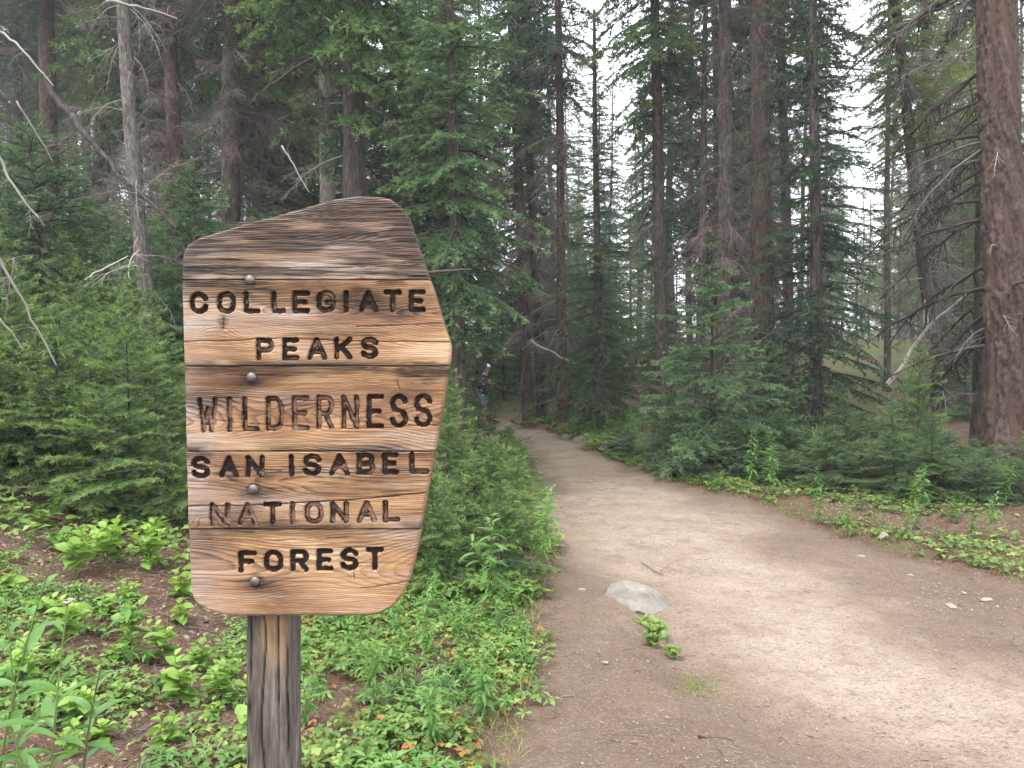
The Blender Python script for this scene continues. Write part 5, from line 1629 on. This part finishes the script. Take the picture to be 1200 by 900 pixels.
# ------------------------------------------------------------------ the hiker on the far trail
def skin_mesh(name, V, E, Rd, mat, root_i=0, sub=2):
    me = bpy.data.meshes.new(name); me.from_pydata([tuple(map(float, v)) for v in V], E, [])
    o = bpy.data.objects.new(name + '_build', me); COL.objects.link(o)
    m = o.modifiers.new('skin', 'SKIN'); m.use_smooth_shade = True
    sv = me.skin_vertices[0].data
    for i, r in enumerate(Rd):
        sv[i].radius = (r, r) if np.isscalar(r) else r
        sv[i].use_root = (i == root_i)
    s_ = o.modifiers.new('sub', 'SUBSURF'); s_.levels = s_.render_levels = sub
    dg = bpy.context.evaluated_depsgraph_get(); dg.update()
    res = bpy.data.meshes.new_from_object(o.evaluated_get(dg))
    bpy.data.objects.remove(o); res.name = name
    res.materials.clear(); res.materials.append(mat)
    res.polygons.foreach_set('use_smooth', np.ones(len(res.polygons), dtype=bool))
    return res


def build_hiker():
    d = 18.6; b = on_ground(566, d)
    top = at(566, 427, d)[2]
    root = thing('person', 'hiker in navy shirt and dark cap with white front, arm bent, on the far trail', 'person', (b[0], b[1], b[2]), (0, 0, -.25))
    k = (top - b[2]) / 1.66; root.scale = (k, k, k)
    skin = plain('skin', (.42, .25, .18), (.50, .31, .23)); navy = plain('navy_cloth', (.016, .020, .038), (.030, .036, .060))
    slate = plain('slate_cloth', (.09, .11, .15), (.14, .16, .21)); hairm = plain('dark_hair', (.012, .009, .008), (.03, .022, .018), 90)
    white = plain('white_cloth', (.62, .63, .64), (.75, .76, .77)); boot = plain('tan_boot', (.20, .10, .05), (.30, .16, .08)); dark = plain('dark_iris', (.02, .014, .01), (.03, .02, .015))
    V = []; E = []; Rd = []
    def chain(pts, rads, start=None):
        p = start
        for q, r in zip(pts, rads):
            V.append(q); Rd.append(r); i = len(V) - 1
            if p is not None: E.append((p, i))
            p = i
        return p
    chain([(0, 0, .90)], [(.13, .10)])
    sp = chain([(0, 0, 1.05), (.02, 0, 1.25)], [(.12, .095), (.145, .105)], 0)
    nk = chain([(.04, 0, 1.38), (.06, 0, 1.44)], [.08, .058], sp)
    hd = chain([(.085, 0, 1.51), (.085, 0, 1.58)], [.092, .088], nk)
    chain([(.185, 0, 1.515)], [.013], hd - 1)
    hands = []
    for sy, el, wr, hn in ((-1, (-.11, -.24, 1.09), (.12, -.21, 1.18), (.19, -.19, 1.215)), (1, (-.02, .24, 1.07), (.19, .16, 1.12), (.26, .14, 1.14))):
        h = chain([(.02, sy * .17, 1.335), el, wr, hn], [.058, .043, .030, (.030, .020)], sp)
        u = np.array(hn) - np.array(wr); u /= np.linalg.norm(u)
        for j in range(4):
            o_ = np.array([-.012, 0, .028]) * (1.2 - j * .8)
            chain([np.array(hn) + u * .035 + o_, np.array(hn) + u * (.065 - .006 * abs(j - 1)) + o_ + np.array([0, -sy * .02, 0])], [.0095, .008], h)
        chain([np.array(hn) + np.array([-.005, -sy * .01, .035]), np.array(hn) + u * .03 + np.array([0, -sy * .02, .05])], [.011, .009], h)
    for sy, kn, an, to in ((-1, (.11, -.10, .49), (.03, -.10, .09), (.18, -.11, .04)), (1, (-.01, .10, .48), (-.20, .10, .10), (-.06, .11, .04))):
        chain([(0, sy * .095, .84), kn, an, to], [.085, .058, .042, .036], 0)
    body = obj('body', skin_mesh('body', V, E, Rd, skin), root)

    def cloth(name, V, E, R, m, ri=0):
        return obj(name, skin_mesh(name, V, E, R, m, ri), root)
    cloth('shirt', [(0, 0, .84), (0, 0, 1.04), (.02, 0, 1.26), (.05, 0, 1.40), (.02, -.18, 1.33), (-.11, -.24, 1.09), (.07, -.22, 1.165), (.02, .18, 1.33), (-.02, .24, 1.07), (.14, .18, 1.11)],
          [(0, 1), (1, 2), (2, 3), (2, 4), (4, 5), (5, 6), (2, 7), (7, 8), (8, 9)], [.165, .160, .175, .085, .080, .062, .050, .080, .062, .050], navy, 1)
    cloth('shorts', [(0, 0, .95), (0, 0, .88), (0, -.1, .82), (.09, -.1, .54), (0, .1, .82), (0, .1, .54)], [(0, 1), (1, 2), (2, 3), (1, 4), (4, 5)], [.15, .16, .115, .10, .115, .10], slate, 1)
    for an, to in (((.03, -.10, .14), (.18, -.11, .045)), ((-.20, .10, .15), (-.06, .11, .045))):
        cloth('boot', [an, (an[0] - .01, an[1], .06), (to[0], to[1], to[2] + .005)], [(0, 1), (1, 2)], [.050, .050, .044], boot)
    def dome(name, c, r, a0, m, sq=(1, 1, 1), cut=None):
        n1, n2 = 10, 24; v = []; q = []
        for i in range(n1 + 1):
            th = a0 * i / n1
            for j in range(n2):
                ph = 6.2832 * j / n2; v.append((c[0] + r * sq[0] * math.sin(th) * math.cos(ph), c[1] + r * sq[1] * math.sin(th) * math.sin(ph), c[2] + r * sq[2] * math.cos(th)))
        for i in range(n1):
            for j in range(n2):
                jm = (j + .5) / n2 * 6.2832
                if cut and not cut(i / n1, math.cos(jm)): continue
                q.append((i * n2 + j, i * n2 + (j + 1) % n2, (i + 1) * n2 + (j + 1) % n2, (i + 1) * n2 + j))
        return obj(name, new_mesh(name, np.array(v), None, np.array(q), [m], None, None, True), root)
    dome('hair', (.078, 0, 1.55), .108, 2.35, hairm, (1, .92, 1.05), lambda t, c: c < .35 or t < .4)
    cap = dome('cap', (.085, 0, 1.575), .112, 1.5, navy, (1.02, .93, .95))
    pn = dome('front_panel', (.088, 0, 1.577), .114, 1.42, white, (1.02, .94, .96), lambda t, c: c > .45 and t > .25); pn.parent = cap
    a = np.linspace(-1.1, 1.1, 12); inner = np.column_stack([.085 + .112 * np.cos(a), .104 * np.sin(a), np.full(12, 1.583)]); outer = np.column_stack([.085 + .20 * np.cos(a * .8), .10 * np.sin(a), np.full(12, 1.570)])
    vv = np.concatenate([inner, outer, inner - [0, 0, .006], outer - [0, 0, .006]]); q = []
    for i in range(11): q += [(i, i + 1, 13 + i, 12 + i), (24 + i, 36 + i, 37 + i, 25 + i), (12 + i, 13 + i, 37 + i, 36 + i)]
    obj('visor', new_mesh('visor', vv, None, np.array(q), [navy], None, None, True), cap)
    for sy in (-1, 1):
        dome('eye', (.158, sy * .035, 1.535), .011, 3.1, dark); dome('ear', (.075, sy * .088, 1.52), .028, 3.1, skin, (.7, .35, 1.1))
    dome('mouth', (.160, 0, 1.465), .022, 3.1, plain('lips', (.33, .14, .12), (.40, .18, .15)), (.3, 1, .22))


build_hiker()

# ------------------------------------------------------------------ the air between the trees
def build_haze(density):
    t = NT('forest_haze')
    p = t.n('VolumePrincipled', {'Color': (.92, .95, 1.0, 1), 'Density': density, 'Anisotropy': .3})
    t.t.links.new(p.outputs[0], t.out.inputs['Volume'])
    x, y0, y1, z0, z1 = 720, -720, 720, -2.0, 36.0
    v = np.array([(sx * x, sy, sz) for sx in (-1, 1) for sy in (y0, y1) for sz in (z0, z1)], float)
    f = np.array([(0, 1, 3, 2), (4, 6, 7, 5), (0, 4, 5, 1), (2, 3, 7, 6), (0, 2, 6, 4), (1, 5, 7, 3)])
    o = obj('haze', new_mesh('haze', v, None, f, [t.m])); o['kind'] = 'stuff'; o['label'] = 'thin pale haze hanging between the trees'; o['category'] = 'haze'


build_haze(.0021)
